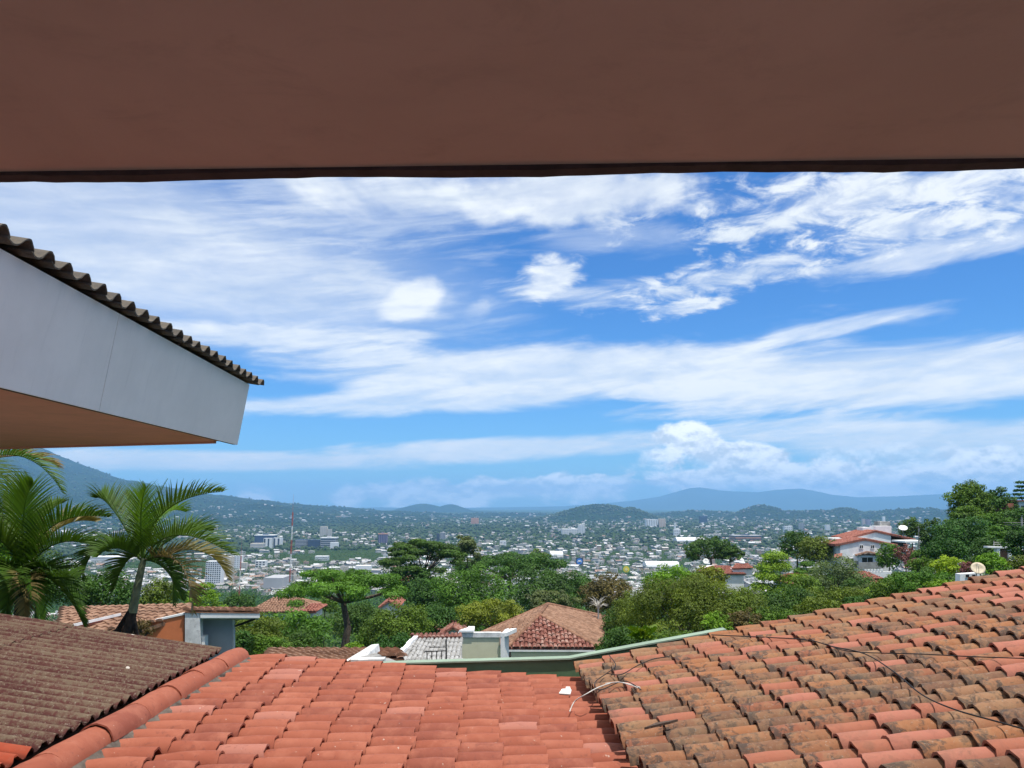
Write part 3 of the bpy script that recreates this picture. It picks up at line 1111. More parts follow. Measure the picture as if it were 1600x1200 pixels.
def forest_mat(name, a, b, c, s):
    m, t, bb, _ = material(name)
    co = worldco(t)
    n1 = t.noise(co, s, 5, 0.65)
    n2 = t.noise(co, s * 9, 4, 0.65)
    cc = t.mix(t.ss(n1, 0.35, 0.65), a, b)
    cc = t.mix(t.m('MULTIPLY', t.ss(n2, 0.50, 0.68), 0.6), cc, c)
    t.put(bb.inputs['Base Color'], cc)
    bb.inputs['Roughness'].default_value = 1.0
    bb.inputs['Specular IOR Level'].default_value = 0.0
    bump(t, bb, n2, 0.8, 0.12 / s)
    return m


M['forest'] = forest_mat('forested slope', (0.013, 0.030, 0.014), (0.022, 0.046, 0.018), (0.040, 0.062, 0.026), 0.004)
M['range'] = forest_mat('far mountain', (0.030, 0.055, 0.030), (0.045, 0.070, 0.035), (0.06, 0.085, 0.045), 0.0012)
M['ground'] = forest_mat('green ground', (0.030, 0.058, 0.018), (0.052, 0.085, 0.026), (0.095, 0.090, 0.060), 0.02)


def grid_mesh(name, X, Y, Z, mat, smooth=True):
    n, m = X.shape
    v = np.stack([X, Y, Z], -1).reshape(-1, 3)
    i, j = np.meshgrid(np.arange(n - 1), np.arange(m - 1), indexing='ij')
    a = (i * m + j).ravel()
    f = np.stack([a, a + 1, a + m + 1, a + m], 1)
    return np_mesh(name, v, f, mat, smooth)


az = np.radians(np.concatenate([np.linspace(-180, -52, 33)[:-1], np.linspace(-52, 52, 420), np.linspace(52, 180, 33)[1:]]))
rr = np.concatenate([[0.5, 3], np.geomspace(6, 29000, 250)])
R_, A_ = np.meshgrid(rr, az, indexing='ij')
X_, Y_ = R_ * np.sin(A_), R_ * np.cos(A_)
tag(link('ground', grid_mesh('ground', X_, Y_, ground_z(X_, Y_), M['ground'])), 'green ground falling away to the city plain', kind='structure')

u = np.linspace(-7400, 8200, 400)
v = np.linspace(-7400, 5200, 330)
X_, Y_ = np.meshgrid(VX + u, VY + v, indexing='ij')
tag(link('volcano', grid_mesh('volcano', X_, Y_, volcano_z(X_, Y_), M['forest'])), 'forested flank of a volcano rising on the left', kind='structure')


def hill_obj(name, h, label, nx=90, ny=60):
    fn, cx, cy, sx, sy = h
    a = math.atan2(cx, cy)
    u, v = np.meshgrid(np.linspace(-2.1, 2.1, nx) * sx, np.linspace(-2.1, 2.1, ny) * sy, indexing='ij')
    X = cx + u * math.cos(a) + v * math.sin(a)
    Y = cy - u * math.sin(a) + v * math.cos(a)
    tag(link(name, grid_mesh(name, X, Y, fn(X, Y), M['forest'])), label, kind='structure')


for h in hills:
    hill_obj('hill', h, 'low wooded hill at the far edge of the city')
for h in peaks:
    hill_obj('twin_peak_hill', h, 'blue twin peaked hill beyond the city')

# the blue mountain range beyond everything
SKYL = [(420, 797), (520, 795), (590, 792.5), (660, 794), (760, 793), (880, 791), (950, 786), (990, 782), (1030, 776), (1062, 767), (1076, 763), (1092, 761.5), (1106, 763),
        (1122, 766), (1150, 768), (1185, 769), (1215, 765), (1252, 763.5), (1278, 768), (1300, 773), (1340, 777), (1400, 775.5), (1450, 773), (1500, 771), (1600, 770), (1750, 772)]
DM = 24000.0
pxs = np.linspace(420, 1750, 420)
pys = np.interp(pxs, [p[0] for p in SKYL], [p[1] for p in SKYL])
AZM, TOP = [], []
for p, q in zip(pxs, pys):
    d = ray(p, q)
    AZM.append(math.atan2(d.x, d.y))
    TOP.append(d.z / math.hypot(d.x, d.y) * DM)
AZM, TOP = np.array(AZM), np.array(TOP)
T = np.linspace(-1, 1, 41)
rows = []
AA, TT = np.meshgrid(AZM, T, indexing='ij')
RRm = DM + TT * 4200
XM, YM = RRm * np.sin(AA), RRm * np.cos(AA)
prof = np.clip(1 - np.abs(TT) ** 1.15, 0, 1)
ZM = -140 + (TOP[:, None] + 140) * prof * (1 + 0.5 * fbm(AA * 60, TT * 3, 4, 41) * np.abs(TT) * 2) + fbm(XM / 900, YM / 900, 3, 44) * 70 * np.abs(TT)
tag(link('mountain_range', grid_mesh('mountain_range', XM, YM, ZM, M['range'])), 'pale blue mountain range on the horizon', kind='structure')

# the air between: one closed box of even haze
HAZE_DENSITY = 6.9e-5
hz = MB().box(-30600, 30600, -29500, 30600, -240, 785)
hm = bpy.data.materials.new('haze')
hm.use_nodes = True
hm.node_tree.nodes.clear()
ht = NT(hm.node_tree)
pv = ht.n('ShaderNodeVolumePrincipled')
pv.inputs['Color'].default_value = (0.30, 0.60, 1.0, 1)
pv.inputs['Density'].default_value = HAZE_DENSITY
pv.inputs['Anisotropy'].default_value = 0.0
hout = ht.n('ShaderNodeOutputMaterial')
ht.t.links.new(pv.outputs[0], hout.inputs['Volume'])
tag(hz.build('haze', hm), 'pale blue haze over the valley', kind='stuff')


# ---------------------------------------------------------------- the city on the plain
def hit_land(px, py, rmin=250, rmax=16000):
    d = ray(px, py)
    h = math.hypot(d.x, d.y)
    rs = np.geomspace(rmin, rmax, 1500)
    x, y, z = d.x / h * rs, d.y / h * rs, d.z / h * rs
    g = land_z(x, y)
    k = np.argmax(z <= g)
    return Vector((x[k], y[k], g[k]))


WALLS = np.array([(0.72, 0.71, 0.68), (0.66, 0.65, 0.61), (0.76, 0.74, 0.70), (0.58, 0.55, 0.50), (0.66, 0.60, 0.50), (0.55, 0.53, 0.52), (0.60, 0.45, 0.36), (0.45, 0.47, 0.50)])
ROOFS = np.array([(0.72, 0.72, 0.71), (0.60, 0.60, 0.59), (0.48, 0.47, 0.46), (0.42, 0.27, 0.21), (0.66, 0.64, 0.61), (0.36, 0.34, 0.33), (0.62, 0.58, 0.53), (0.54, 0.54, 0.55), (0.78, 0.78, 0.77)])
# sample positions evenly over the picture rows so that near and far districts are equally dense
N = 11000
pxs = rng.uniform(-140, 1740, N)
dn = rng.uniform(0, 1, N)
pyq = 800.5 + 150 * dn ** 1.35
dist = 101 * F / (pyq - 789.5)
azs = np.arctan((pxs - 800) / F) - YAW
cx, cy = dist * np.sin(azs), dist * np.cos(azs)
dens = fbm(cx / 700, cy / 700, 4, 77) + 0.28 * fbm(cx / 160, cy / 160, 2, 78)
right = sst(pxs, 560, 900)
keep = (dist > 560) & (dist < 9500) & (dens > -0.03 - 0.10 * right)
cx, cy, dist, pxs = cx[keep], cy[keep], dist[keep], pxs[keep]
cz = land_z(cx, cy)
keep = cz < np.where(pxs < 650, 10, 40)
keep &= rng.uniform(0, 1, len(cz)) > np.clip((cz + 60) / 110, 0, 0.93)
cx, cy, cz, dist = cx[keep], cy[keep], cz[keep], dist[keep]
n = len(cx)
grow = 0.80 + dist / 6500
wx = rng.uniform(5, 14, n) * grow * np.where(rng.uniform(0, 1, n) > 0.9, 2.1, 1)
wy = rng.uniform(5, 11, n) * grow
wh = rng.uniform(2.8, 5.8, n) * (0.8 + 0.2 * grow) * np.where(rng.uniform(0, 1, n) > 0.92, 1.9, 1)
rot = rng.choice([0.0, 0.35, -0.5, 0.9], n) + rng.normal(0, 0.08, n)
gable = (rng.uniform(0, 1, n) > 0.45) & (wx < 24)
wall = WALLS[rng.integers(0, len(WALLS), n)] * rng.uniform(0.5, 0.85, (n, 1))
roof = ROOFS[rng.integers(0, len(ROOFS), n)] * rng.uniform(0.5, 0.9, (n, 1))


def house_geo(i):
    """box, or box with a ridge; one tone per face"""
    a, b, h = wx[i] / 2, wy[i] / 2, wh[i]
    v = [(-a, -b, -4), (a, -b, -4), (a, b, -4), (-a, b, -4), (-a, -b, h), (a, -b, h), (a, b, h), (-a, b, h)]
    f = [(0, 1, 5, 4), (1, 2, 6, 5), (2, 3, 7, 6), (3, 0, 4, 7)]
    t = [wall[i]] * 4
    if gable[i]:
        g = min(a, b) * 0.45
        e = 0.5
        k = 8
        v += [(-a - e, -b - e, h - .1), (a + e, -b - e, h - .1), (a + e, b + e, h - .1), (-a - e, b + e, h - .1), (-a - e, 0, h + g), (a + e, 0, h + g)]
        f += [(8, 9, 13, 12), (10, 11, 12, 13), (8, 12, 11, 11), (9, 10, 13, 13)]
        t += [roof[i], roof[i], wall[i], wall[i]]
    else:
        f += [(4, 5, 6, 7)]
        t += [roof[i]]
        p = 0.25                     # parapet and a roof box
        v += [(-a * p - a * .3, -b * p, h), (a * p - a * .3, -b * p, h), (a * p - a * .3, b * p, h), (-a * p - a * .3, b * p, h),
              (-a * p - a * .3, -b * p, h + 2), (a * p - a * .3, -b * p, h + 2), (a * p - a * .3, b * p, h + 2), (-a * p - a * .3, b * p, h + 2)]
        f += [(8, 9, 13, 12), (9, 10, 14, 13), (10, 11, 15, 14), (11, 8, 12, 15), (12, 13, 14, 15)]
        t += [wall[i]] * 4 + [roof[i] * 0.8]
    v = np.array(v)
    return v, f, np.array(t)




def roof_word(c):
    if c[0] > c[2] * 1.35:
        return 'rust roofed'
    return 'white roofed' if c.mean() > 0.55 else 'grey roofed'


size = wx * wh / dist ** 2
order = np.argsort(-size)
V, Fq, Ft, Tq = [], [], [], []
off = 0
proto = {}
for rank, i in enumerate(order):
    v, f, t = house_geo(i)
    c, s = math.cos(rot[i]), math.sin(rot[i])
    if rank < 290:
        key = rank % 40              # forty house shapes shared by the largest 290
        if key not in proto:
            proto[key] = np_mesh('city_house', v, np.array([g if g[2] != g[3] else g for g in f]), M['tone'], tone=t)
            proto[key].validate()
            proto[key + 1000] = (wx[i], wy[i], wh[i])
        o = link('city_house', proto[key])
        o.location = (cx[i], cy[i], cz[i])
        q = proto[key + 1000]
        o.rotation_euler = (0, 0, rot[i])
        o.scale = (wx[i] / q[0], wy[i] / q[1], wh[i] / q[2])
        look = roof_word(roof[i]) if gable[i] else 'flat roofed'
        where = ('left' if cx[i] / cy[i] < -0.22 else 'right' if cx[i] / cy[i] > 0.2 else 'middle') + ' of the valley'
        deep = 'nearest' if dist[i] < 950 else 'nearer' if dist[i] < 1500 else 'farther'
        tag(o, 'small %s city house among trees in the %s %s' % (look, deep, where), 'house', 'houses of the city in the valley')
    else:
        vv = np.stack([v[:, 0] * c - v[:, 1] * s + cx[i], v[:, 0] * s + v[:, 1] * c + cy[i], v[:, 2] + cz[i]], 1)
        V.append(vv)
        Fq += [(g[0] + off, g[1] + off, g[2] + off, g[3] + off) for g in f if g[2] != g[3]]
        Tq += [t[j] for j, g in enumerate(f) if g[2] != g[3]]
        tri = [(j, g) for j, g in enumerate(f) if g[2] == g[3]]
        for j, g in tri:             # close the gable with a thin quad
            mid = len(vv)
            Fq.append((g[0] + off, g[1] + off, g[2] + off, g[0] + off))
            Tq.append(t[j])
        off += len(v)
Fq = np.array(Fq)
good = Fq[:, 0] != Fq[:, 3]
Tq = np.array(Tq)
tag(link('city_house_field', np_mesh('city_house_field', np.concatenate(V), Fq[good], M['tone'], tone=Tq[good])),
    'thousands of small pale buildings spread over the valley', 'buildings', kind='stuff')

# city trees: lumpy blobs, several per clump, one object because nobody could count them
bm_v = []
ico = bpy.data.meshes.new('tmp')
import bmesh
b_ = bmesh.new()
bmesh.ops.create_icosphere(b_, subdivisions=2, radius=1.0)
IV2 = np.array([v.co[:] for v in b_.verts])
IF2 = np.array([[v.index for v in f.verts] for f in b_.faces])
b_.free()
b_ = bmesh.new()
bmesh.ops.create_icosphere(b_, subdivisions=1, radius=1.0)
IV1 = np.array([v.co[:] for v in b_.verts])
IF1 = np.array([[v.index for v in f.verts] for f in b_.faces])
b_.free()


def blob_field(name, label, x, y, z, r, col_lo, col_hi, near):
    IV, IFc = (IV2, IF2) if near else (IV1, IF1)
    n, k, m = len(x), len(IV), len(IFc)
    jit = 1 + rng.normal(0, 0.20, (n, k, 1))
    v = IV[None] * jit * r[:, None, None] * np.array([1, 1, 0.80])
    v = v + np.stack([x, y, z], 1)[:, None, :]
    f = (IFc[None] + (np.arange(n) * k)[:, None, None]).reshape(-1, 3)
    w = rng.uniform(0, 1, (n, 1, 1)) * 0.75 + rng.uniform(0, 1, (n, m, 1)) * 0.25
    tone = (np.array(col_lo) * (1 - w) + np.array(col_hi) * w).reshape(-1, 3)
    tag(link(name, np_mesh(name, v.reshape(-1, 3), f, M['blob'], False, tone=tone)), label, 'trees', kind='stuff')


Nt = 38000
pxs = rng.uniform(-140, 1740, Nt)
pyq = 799.5 + 158 * rng.uniform(0, 1, Nt) ** 1.45
dist = 101 * F / (pyq - 789.0)
azs = np.arctan((pxs - 800) / F) - YAW
tx, ty = dist * np.sin(azs), dist * np.cos(azs)
dens = fbm(tx / 420, ty / 420, 4, 99) + 0.3 * fbm(tx / 120, ty / 120, 2, 98)
ok = (dist > 600) & (dist < 11000) & (dens > -0.45)
tx, ty, dist = tx[ok], ty[ok], dist[ok]
tz = land_z(tx, ty)
tr = rng.uniform(3.0, 6.8, len(tx)) * (0.85 + dist / 9000)
nr = dist < 1900
near_trees = (tx[nr], ty[nr], tz[nr], tr[nr])        # built as leaf clumps further down
nr = ~nr
blob_field('city_trees', 'dark green tree cover among the far city districts', tx[nr], ty[nr], tz[nr] + tr[nr] * 0.6, tr[nr], (0.016, 0.040, 0.015), (0.050, 0.088, 0.026), False)
# trees along the ridges of the hills so that their outlines are not smooth
hx, hy = [], []
for h in hills:
    a = math.atan2(h[1], h[2])
    u, v = rng.uniform(-1.4, 1.4, 240) * h[3], rng.normal(0, 0.5, 240) * h[4]
    hx.append(h[1] + u * math.cos(a) + v * math.sin(a))
    hy.append(h[2] - u * math.sin(a) + v * math.cos(a))
th = rng.uniform(-1.35, -0.1, 3500)
hr = rng.uniform(1700, 5200, 3500)
hx.append(VX + hr * np.cos(th))
hy.append(VY + hr * np.sin(th))
hx, hy = np.concatenate(hx), np.concatenate(hy)
hr_ = rng.uniform(5, 11, len(hx))
blob_field('hill_trees', 'trees on the wooded hills behind the city', hx, hy, land_z(hx, hy) + 3, hr_, (0.018, 0.044, 0.016), (0.040, 0.078, 0.024), False)


# ---------------------------------------------------------------- neighbouring houses
def tiled_roof(pts, down, pitch, course, mat, parent, name='roof', thick=0.12, h=None, step=0.035):
    """a sloping polygon covered with rows of small barrel tiles, every row cut to the outline"""
    pts = [Vector(p) for p in pts]
    nrm = sum(((pts[i] - pts[0]).cross(pts[i + 1] - pts[0]) for i in range(1, len(pts) - 1)), Vector()).normalized()
    if nrm.z < 0:
        nrm = -nrm
    D = Vector(down)
    D = (D - nrm * D.dot(nrm)).normalized()
    A = nrm.cross(D)
    o = pts[0]
    q = [((p - o).dot(A), (p - o).dot(D)) for p in pts]
    u0, u1 = min(a for a, _ in q), max(a for a, _ in q)
    h = pitch * 0.36 if h is None else h
    mb = MB()
    mb.prism([p - nrm * 0.02 for p in pts], -nrm * thick)
    nrow = max(1, int(round((u1 - u0) / pitch)))
    pw = (u1 - u0) / nrow
    for i in range(nrow):
        u = u0 + (i + 0.5) * pw
        ss_ = []
        for (ua, sa), (ub, sb_) in zip(q, q[1:] + q[:1]):
            if (ua - u) * (ub - u) < 0:
                ss_.append(sa + (sb_ - sa) * (u - ua) / (ub - ua))
        if len(ss_) < 2:
            continue
        sa, sb_ = min(ss_), max(ss_)
        nc = max(1, int((sb_ - sa) / course))
        vs, fs = [], []
        sh = rnd.uniform(-.25, .25) * course
        for c in range(nc):
            a, b = sa + (sb_ - sa) * c / nc + (sh if c else 0), sa + (sb_ - sa) * (c + 1) / nc + (sh if c < nc - 1 else 0)
            k = len(vs)
            jl = rnd.uniform(-.12, .12) * pw
            for s, up, wd in ((a, 0.0, 0.42), (b, step, 0.50)):
                for t in range(5):
                    an = math.pi * t / 4
                    vs.append(o + A * (u + jl - math.cos(an) * wd * pw) + D * s + nrm * (up + h * math.sin(an)))
            fs += [(k + t, k + 5 + t, k + 6 + t, k + 1 + t) for t in range(4)]
            fs.append((k + 9, k + 8, k + 7, k + 6, k + 5))
        mb.add(vs, fs, False)
    return mb.build(name, mat, parent)


# ---- orange walled house on the left, beyond the dark roof
YO = 26
oh = thing('orange_house', 'orange walled house with a low tiled roof and white eave beyond the dark corrugated roof', 'house', (-15, 28, -7))
rA, rB = P(96, 951, YO + 3.6), P(300, 951.5, YO + 3.0)
fA, fB = P(100, 985, YO - 2.2), P(214, 986, YO - 0.4)
tiled_roof([rA, rB, P(286, 961, YO + .15), P(214, 985, YO - .25), P(150, 998, YO - 1.4), P(90, 998, YO - 1.4)], (0, -1, -0.3), 0.26, 0.5, M['palebrown'], oh)
MB().prism([P(204, 978, YO), P(287, 959.5, YO), P(287, 1040, YO), P(204, 1040, YO)], (0, 0.18, 0)).build('wall', M['orange'], oh)
MB().prism([P(201, 977, YO - .03), P(288, 957.5, YO - .03), P(288, 960.5, YO - .03), P(201, 980, YO - .03)], (0, 0.26, 0)).build('wall_coping', M['white'], oh)
MB().prism([P(289, 958, YO - .10), P(312, 957, YO - .10), P(312, 1040, YO - .10), P(289, 1040, YO - .10)], (0, 0.3, 0)).build('wall', M['whitedirty'], oh)
MB().prism([P(312.5, 962, YO + .5), P(363, 962, YO + .5), P(363, 1040, YO + .5), P(312.5, 1040, YO + .5)], (0, 0.2, 0)).build('wall', M['greywall'], oh)
MB().prism([P(363.3, 967, YO + .5), P(366, 969, YO + .5), P(366, 1040, YO + .5), P(363.3, 1040, YO + .5)], (0, .1, 0)).build('wall', M['whitedirty'], oh)
MB().prism([P(313, 958, YO - .12), P(405, 958, YO - .12), P(405, 965.5, YO - .12), P(313, 965.5, YO - .12)], (0, 0.06, 0)).build('eave_board', M['white'], oh)
MB().prism([P(313, 965, YO - .05), P(404, 965, YO - .05), P(404, 966.5, YO + 1.5), P(313, 966.5, YO + 1.5)], (0, 0, -0.04)).build('soffit', M['whitedirty'], oh)
tiled_roof([P(290, 952.3, YO + 2.2), P(404, 953.3, YO + 2.2), P(406, 956, YO - .13), P(289, 955, YO - .13)], (0, -1, -0.12), 0.26, 0.5, M['brownroof'], oh, thick=.03)
MB().tube([P(398, 967, YO + .1), P(380, 974, YO + .4), P(368, 978, YO + .55)], 0.04).build('downpipe', M['black'], oh)
MB().tube([P(311, 968, YO + .3), P(311.5, 1000, YO + .3)], 0.03).build('downpipe', M['concrete'], oh)
MB().prism([P(112, 975.5, YO - 1.5), P(186, 958.5, YO + .9), P(186, 962.5, YO + .9), P(112, 980, YO - 1.5)], (0, 0.14, 0)).build('rake_wall', M['white'], oh)
MB().prism([P(112, 980.2, YO - 1.47), P(180, 964, YO + .8), P(160, 973, YO + .2), P(112, 987, YO - 1.47)], (0, 0.10, 0)).build('rake_wall', M['brick'], oh)
ac = thing('air_conditioner', 'white outdoor air conditioner unit on the grey wall of the orange house', 'air conditioner', P(312, 1000, YO + .2))
MB().prism([P(303, 995, YO + .05), P(320, 994, YO + .05), P(320, 1010, YO + .05), P(303, 1011, YO + .05)], (0, 0.3, 0)).build('casing', M['white'], ac)
g = MB()
for k in range(5):
    g.tube([P(305, 997.5 + k * 2, YO + .035), P(315, 997 + k * 2, YO + .035)], 0.012, seg=4)
g.build('grille', M['black'], ac)

# ---- cream house with the hipped roof
ch = thing('cream_house', 'cream walled house with a brown hipped tile roof in the middle distance', 'house', (4, 58, -13))
z_e = P(793, 1013, 55).z
A_, B_ = P(843, 962, 58.5), P(856, 945, 64)
FL, FR = P(793, 1013, 55), P(936, 1013.5, 55)
BR = Pz(953, 966, z_e)
BL = Pz(748, 992, z_e)
tiled_roof([A_, FR, FL], (0, -1, -0.5), 0.29, 0.45, M['maroonroof'], ch, h=0.11, step=0.06)
tiled_roof([A_, B_, BR, FR], (1, -0.1, -0.5), 0.27, 0.45, M['palebrown'], ch)
tiled_roof([A_, FL, BL], (-0.9, -0.2, -0.5), 0.27, 0.45, M['palebrown'], ch)
tiled_roof([A_, BL, B_], (-0.9, -0.2, -0.5), 0.27, 0.45, M['palebrown'], ch)
m_ = MB()
for a, b in ((A_, FR), (A_, FL), (A_, B_), (B_, BR), (B_, BL)):
    m_.tube([a + Vector((0, 0, .06)), b + Vector((0, 0, .06))], 0.14, seg=6)
m_.build('ridge_tile', M['brownroof'], ch)
MB().prism([FL + Vector((.25, .07, -.12)), FR + Vector((-.35, .07, -.12)), FR + Vector((-.35, .07, -5)), FL + Vector((.25, .07, -5))], (0, 0.2, 0)).build('wall', M['cream'], ch)
MB().prism([FR + Vector((-.36, .56, -.15)), BR + Vector((-.6, -.2, -.15)), BR + Vector((-.6, -.2, -6)), FR + Vector((-.36, .56, -5))], (-.2, 0, 0)).build('wall', M['cream'], ch)
MB().prism([FL + Vector((-.05, -.02, -.10)), FR + Vector((.05, -.02, -.10)), FR + Vector((.05, -.02, -.22)), FL + Vector((-.05, -.02, -.22))], (0, 0.08, 0)).build('gutter', M['white'], ch)
MB().prism([Pz(934, 1008, z_e - .3), Pz(962, 1000, z_e - .3), Pz(962, 995, z_e - .3), Pz(936, 1002, z_e - .3)], (0, 0, -0.2)).build('lean_to_roof', M['palebrown'], ch)
MB().prism([P(931, 1016, 56.5), P(958, 1012, 58), P(958, 1035, 58), P(931, 1035, 56.5)], (0, .15, 0)).build('fence_panel', M['wood'], ch)

# ---- cream parapet block in front of it
pb = thing('parapet_block', 'cream stair head block with thick white coping in front of the hipped roof', 'building', (-1, 38, -9))
YB = 38
MB().prism([P(721, 995, YB), P(781, 995, YB), P(781, 1060, YB), P(721, 1060, YB)], (0, 1.3, 0)).build('wall', M['cream'], pb)
MB().prism([P(782, 991, YB - .15), P(788, 989, YB - .15), P(788, 1060, YB - .15), P(782, 1060, YB - .15)], (0.25, 1.5, 0)).build('pier', M['white'], pb)
MB().prism([P(716, 988.5, YB - .05), P(783, 988.5, YB - .05), P(783, 996, YB - .05), P(716, 996, YB - .05)], (0, 0.30, 0)).build('coping', M['whitedirty'], pb)
MB().prism([P(717, 988.2, YB - .12), P(740, 988.2, YB - .12), P(741, 983.5, YB + 1.0), P(731, 983.5, YB + 1.0)], (0, 0, 0.1)).build('coping', M['white'], pb)
MB().prism([P(731, 988.6, YB + .3), P(741, 988.6, YB + .3), P(741, 983, YB + .3), P(731, 983, YB + .3)], (0, 0.9, 0)).build('pier', M['white'], pb)
MB().prism([P(782, 989, YB - .18), P(798, 982, YB + 1.6), P(798, 988, YB + 1.6), P(782, 995, YB - .18)], (0.3, 0.1, 0)).build('coping', M['white'], pb)

# ---- grey ribbed roof with white edge, and the black railing in front of it
gr = thing('grey_roofed_shed', 'low shed with a ribbed grey roof, white stepped edge and red ridge tiles', 'shed', (-2.5, 31, -8))
g0, g1, g2, g3 = P(650, 998, 36), P(721, 997, 36), P(721, 1052, 29), P(600, 1052, 29)
tiled_roof([g0, g1, g2, g3], (0, -1, -.45), 0.19, 0.9, M['greysheet'], gr, step=0.015)
m_ = MB()
for k in range(7):
    a = g0 + (g3 - g0) * (k / 7)
    b = g0 + (g3 - g0) * ((k + 1) / 7)
    m_.prism([a + Vector((-.10, 0, .02)), a + Vector((.10, 0, .02)), b + Vector((.10, 0, .02)), b + Vector((-.10, 0, .02))], (0, 0, 0.15 if k % 2 else 0.11))
m_.build('edge_coping', M['white'], gr)
tiled_roof([P(642, 991, 36.6), P(722, 990, 36.6), P(722, 997, 35.9), P(646, 998, 35.9)], (0, -1, -.5), 0.2, 0.5, M['maroonroof'], gr)
MB().prism([P(646, 999, 36.2), P(722, 998, 36.2), P(722, 1040, 36.2), P(646, 1040, 36.2)], (0, .15, 0)).build('wall', M['whitedirty'], gr)
rl = thing('metal_railing', 'thin black metal frame and railing standing before the grey ribbed roof', 'railing', P(680, 1036, 27))
m_ = MB()
m_.tube([P(664, 1018, 27), P(698, 1017, 27)], 0.018, seg=5)
m_.tube([P(671, 1011.5, 27.8), P(697, 1011, 27.8)], 0.015, seg=5)
m_.build('top_rail', M['black'], rl)
for px in (667, 674.5, 682, 690):
    MB().tube([P(px, 1018, 27), P(px + .5, 1044, 27)], 0.016, seg=5).build('baluster', M['black'], rl)
MB().tube([P(697, 999, 27), P(697.5, 1044, 27)], 0.024, seg=6).build('post', M['black'], rl)

# ---- the low brown roof and whitewashed parapet just beyond the red tiles
br = thing('brown_roof', 'low brown tiled roof just beyond the far edge of the red roof', 'roof', (-4, 15, -4))
tiled_roof([P(424, 1017, 17), P(590, 1016, 17), P(586, 1045, 12.5), P(404, 1045, 12.5)], (0, -1, -.12), 0.19, 0.36, M['palebrown'], br)
tiled_roof([P(590, 1016.5, 18), P(625, 1015.5, 18), P(632, 1028, 15), P(586, 1026, 15)], (0, -1, -.3), 0.19, 0.36, M['brownroof'], br)
wp = thing('parapet_wall', 'whitewashed sloping parapet between the brown roof and the grey shed', 'wall', (-2.6, 13.5, -4))
MB().prism([P(531, 1037, 13), P(581, 1007, 15), P(583, 1018, 15), P(540, 1046, 13)], (0.12, 0.06, 0)).build('parapet', M['whitedirty'], wp)
MB().prism([P(548, 1031, 12.8), P(600, 1030, 12.8), P(600, 1050, 12.8), P(548, 1050, 12.8)], (0, 0.2, 0)).build('parapet', M['whitedirty'], wp)
MB().prism([P(583, 1018, 15), P(596, 1024, 14), P(560, 1030, 13.2), P(548, 1030, 13.2)], (0, 0, -0.1)).build('slab', M['concrete'], wp)
MB().prism([P(590, 1022, 16), P(640, 1040, 13.5), P(600, 1044, 13), P(575, 1030, 14.5)], (0, 0, -0.08)).build('slab', M['concrete'], wp)


# ---- small houses half hidden by trees
def gable_house(name, label, x0, x1, y_eave, y_apex, y_bot, Y, roof, wall, depth=7.0, face=True):
    t = thing(name, label, 'house', P((x0 + x1) / 2, y_bot, Y))
    a, b = P(x0, y_eave, Y), P(x1, y_eave, Y)
    ap = P((x0 + x1) / 2, y_apex, Y)
    w = (b - a).length * 0.06
    back = Vector((0, depth, 0))
    zb = P(x0, y_bot, Y).z
    ia, ib = a + (b - a) * .06, b - (b - a) * .06
    MB().prism([ia + (ap - a) * .03, ap - Vector((0, 0, .08)), ib + (ap - b) * .03, Vector((ib.x, ib.y, zb)), Vector((ia.x, ia.y, zb))], Vector((0, depth - .4, 0))).build('wall', wall, t)
    f = Vector((0, -.35, 0))
    tiled_roof([a + f, ap + f, ap + back, a + back], a - ap, 0.3, 0.5, roof, t)
    tiled_roof([b + f, ap + f, ap + back, b + back], b - ap, 0.3, 0.5, roof, t)
    return t


def hip_house(name, label, x0, x1, y_top, y_eave, y_bot, Y, roof, wall, depth=8.0):
    t = thing(name, label, 'house', P((x0 + x1) / 2, y_bot, Y))
    a, b = P(x0, y_eave, Y), P(x1, y_eave, Y)
    back = Vector((0, depth, 0))
    w = (b - a).length
    r0 = P(x0, y_top, Y + depth / 2)
    r0.x = a.x + w * .28
    r1 = Vector((b.x - w * .28, r0.y, r0.z))
    zb = P(x0, y_bot, Y).z
    tiled_roof([a, b, r1, r0], (0, -1, -.4), 0.3, 0.5, roof, t)
    tiled_roof([b, b + back, r1], (1, 0, -.4), 0.3, 0.5, roof, t)
    tiled_roof([a + back, a, r0], (-1, 0, -.4), 0.3, 0.5, roof, t)
    tiled_roof([b + back, a + back, r0, r1], (0, 1, -.4), 0.3, 0.5, roof, t)
    MB().box(a.x + .4, b.x - .4, a.y + .4, a.y + depth - .4, zb, a.z - .1).build('wall', wall, t)
    return t


hip_house('brown_roofed_house', 'wide house with a faded brown hipped roof behind the white eave of the orange house', 386, 476, 934, 957, 975, 84, M['palebrown'], M['white'])
gable_house('red_roofed_house', 'small house with a red gable roof between the olive tree and the cream block', 688, 728, 990, 979, 1005, 74, M['maroonroof'], M['white'])
hip_house('red_roofed_house', 'low red tiled roof left of the small red gable', 662, 692, 979, 986, 1002, 80, M['maroonroof'], M['white'], 5)
hip_house('pink_roofed_house', 'pink roofed house half hidden behind the left trees below the umbrella tree', 470, 494, 944, 956, 970, 75, M['pinkroof'], M['white'], 5)
gable_house('pale_house', 'pale house seen under the right side of the umbrella tree', 592, 624, 949, 938, 966, 100, M['pinkroof'], M['white'])
hip_house('pink_roofed_house', 'pink house roof glimpsed left of the big dark spreading tree', 612, 640, 898, 908, 925, 150, M['pinkroof'], M['white'])
hip_house('pink_roofed_house', 'pink roofed house below the white house on the right slope', 1342, 1382, 893, 905, 925, 88, M['pinkroof'], M['pinkroof'], 5)
hip_house('pink_roofed_house', 'lower pink roof in front of the pink roofed house on the right slope', 1354, 1380, 903, 912, 925, 80, M['pinkroof'], M['pinkroof'], 4)
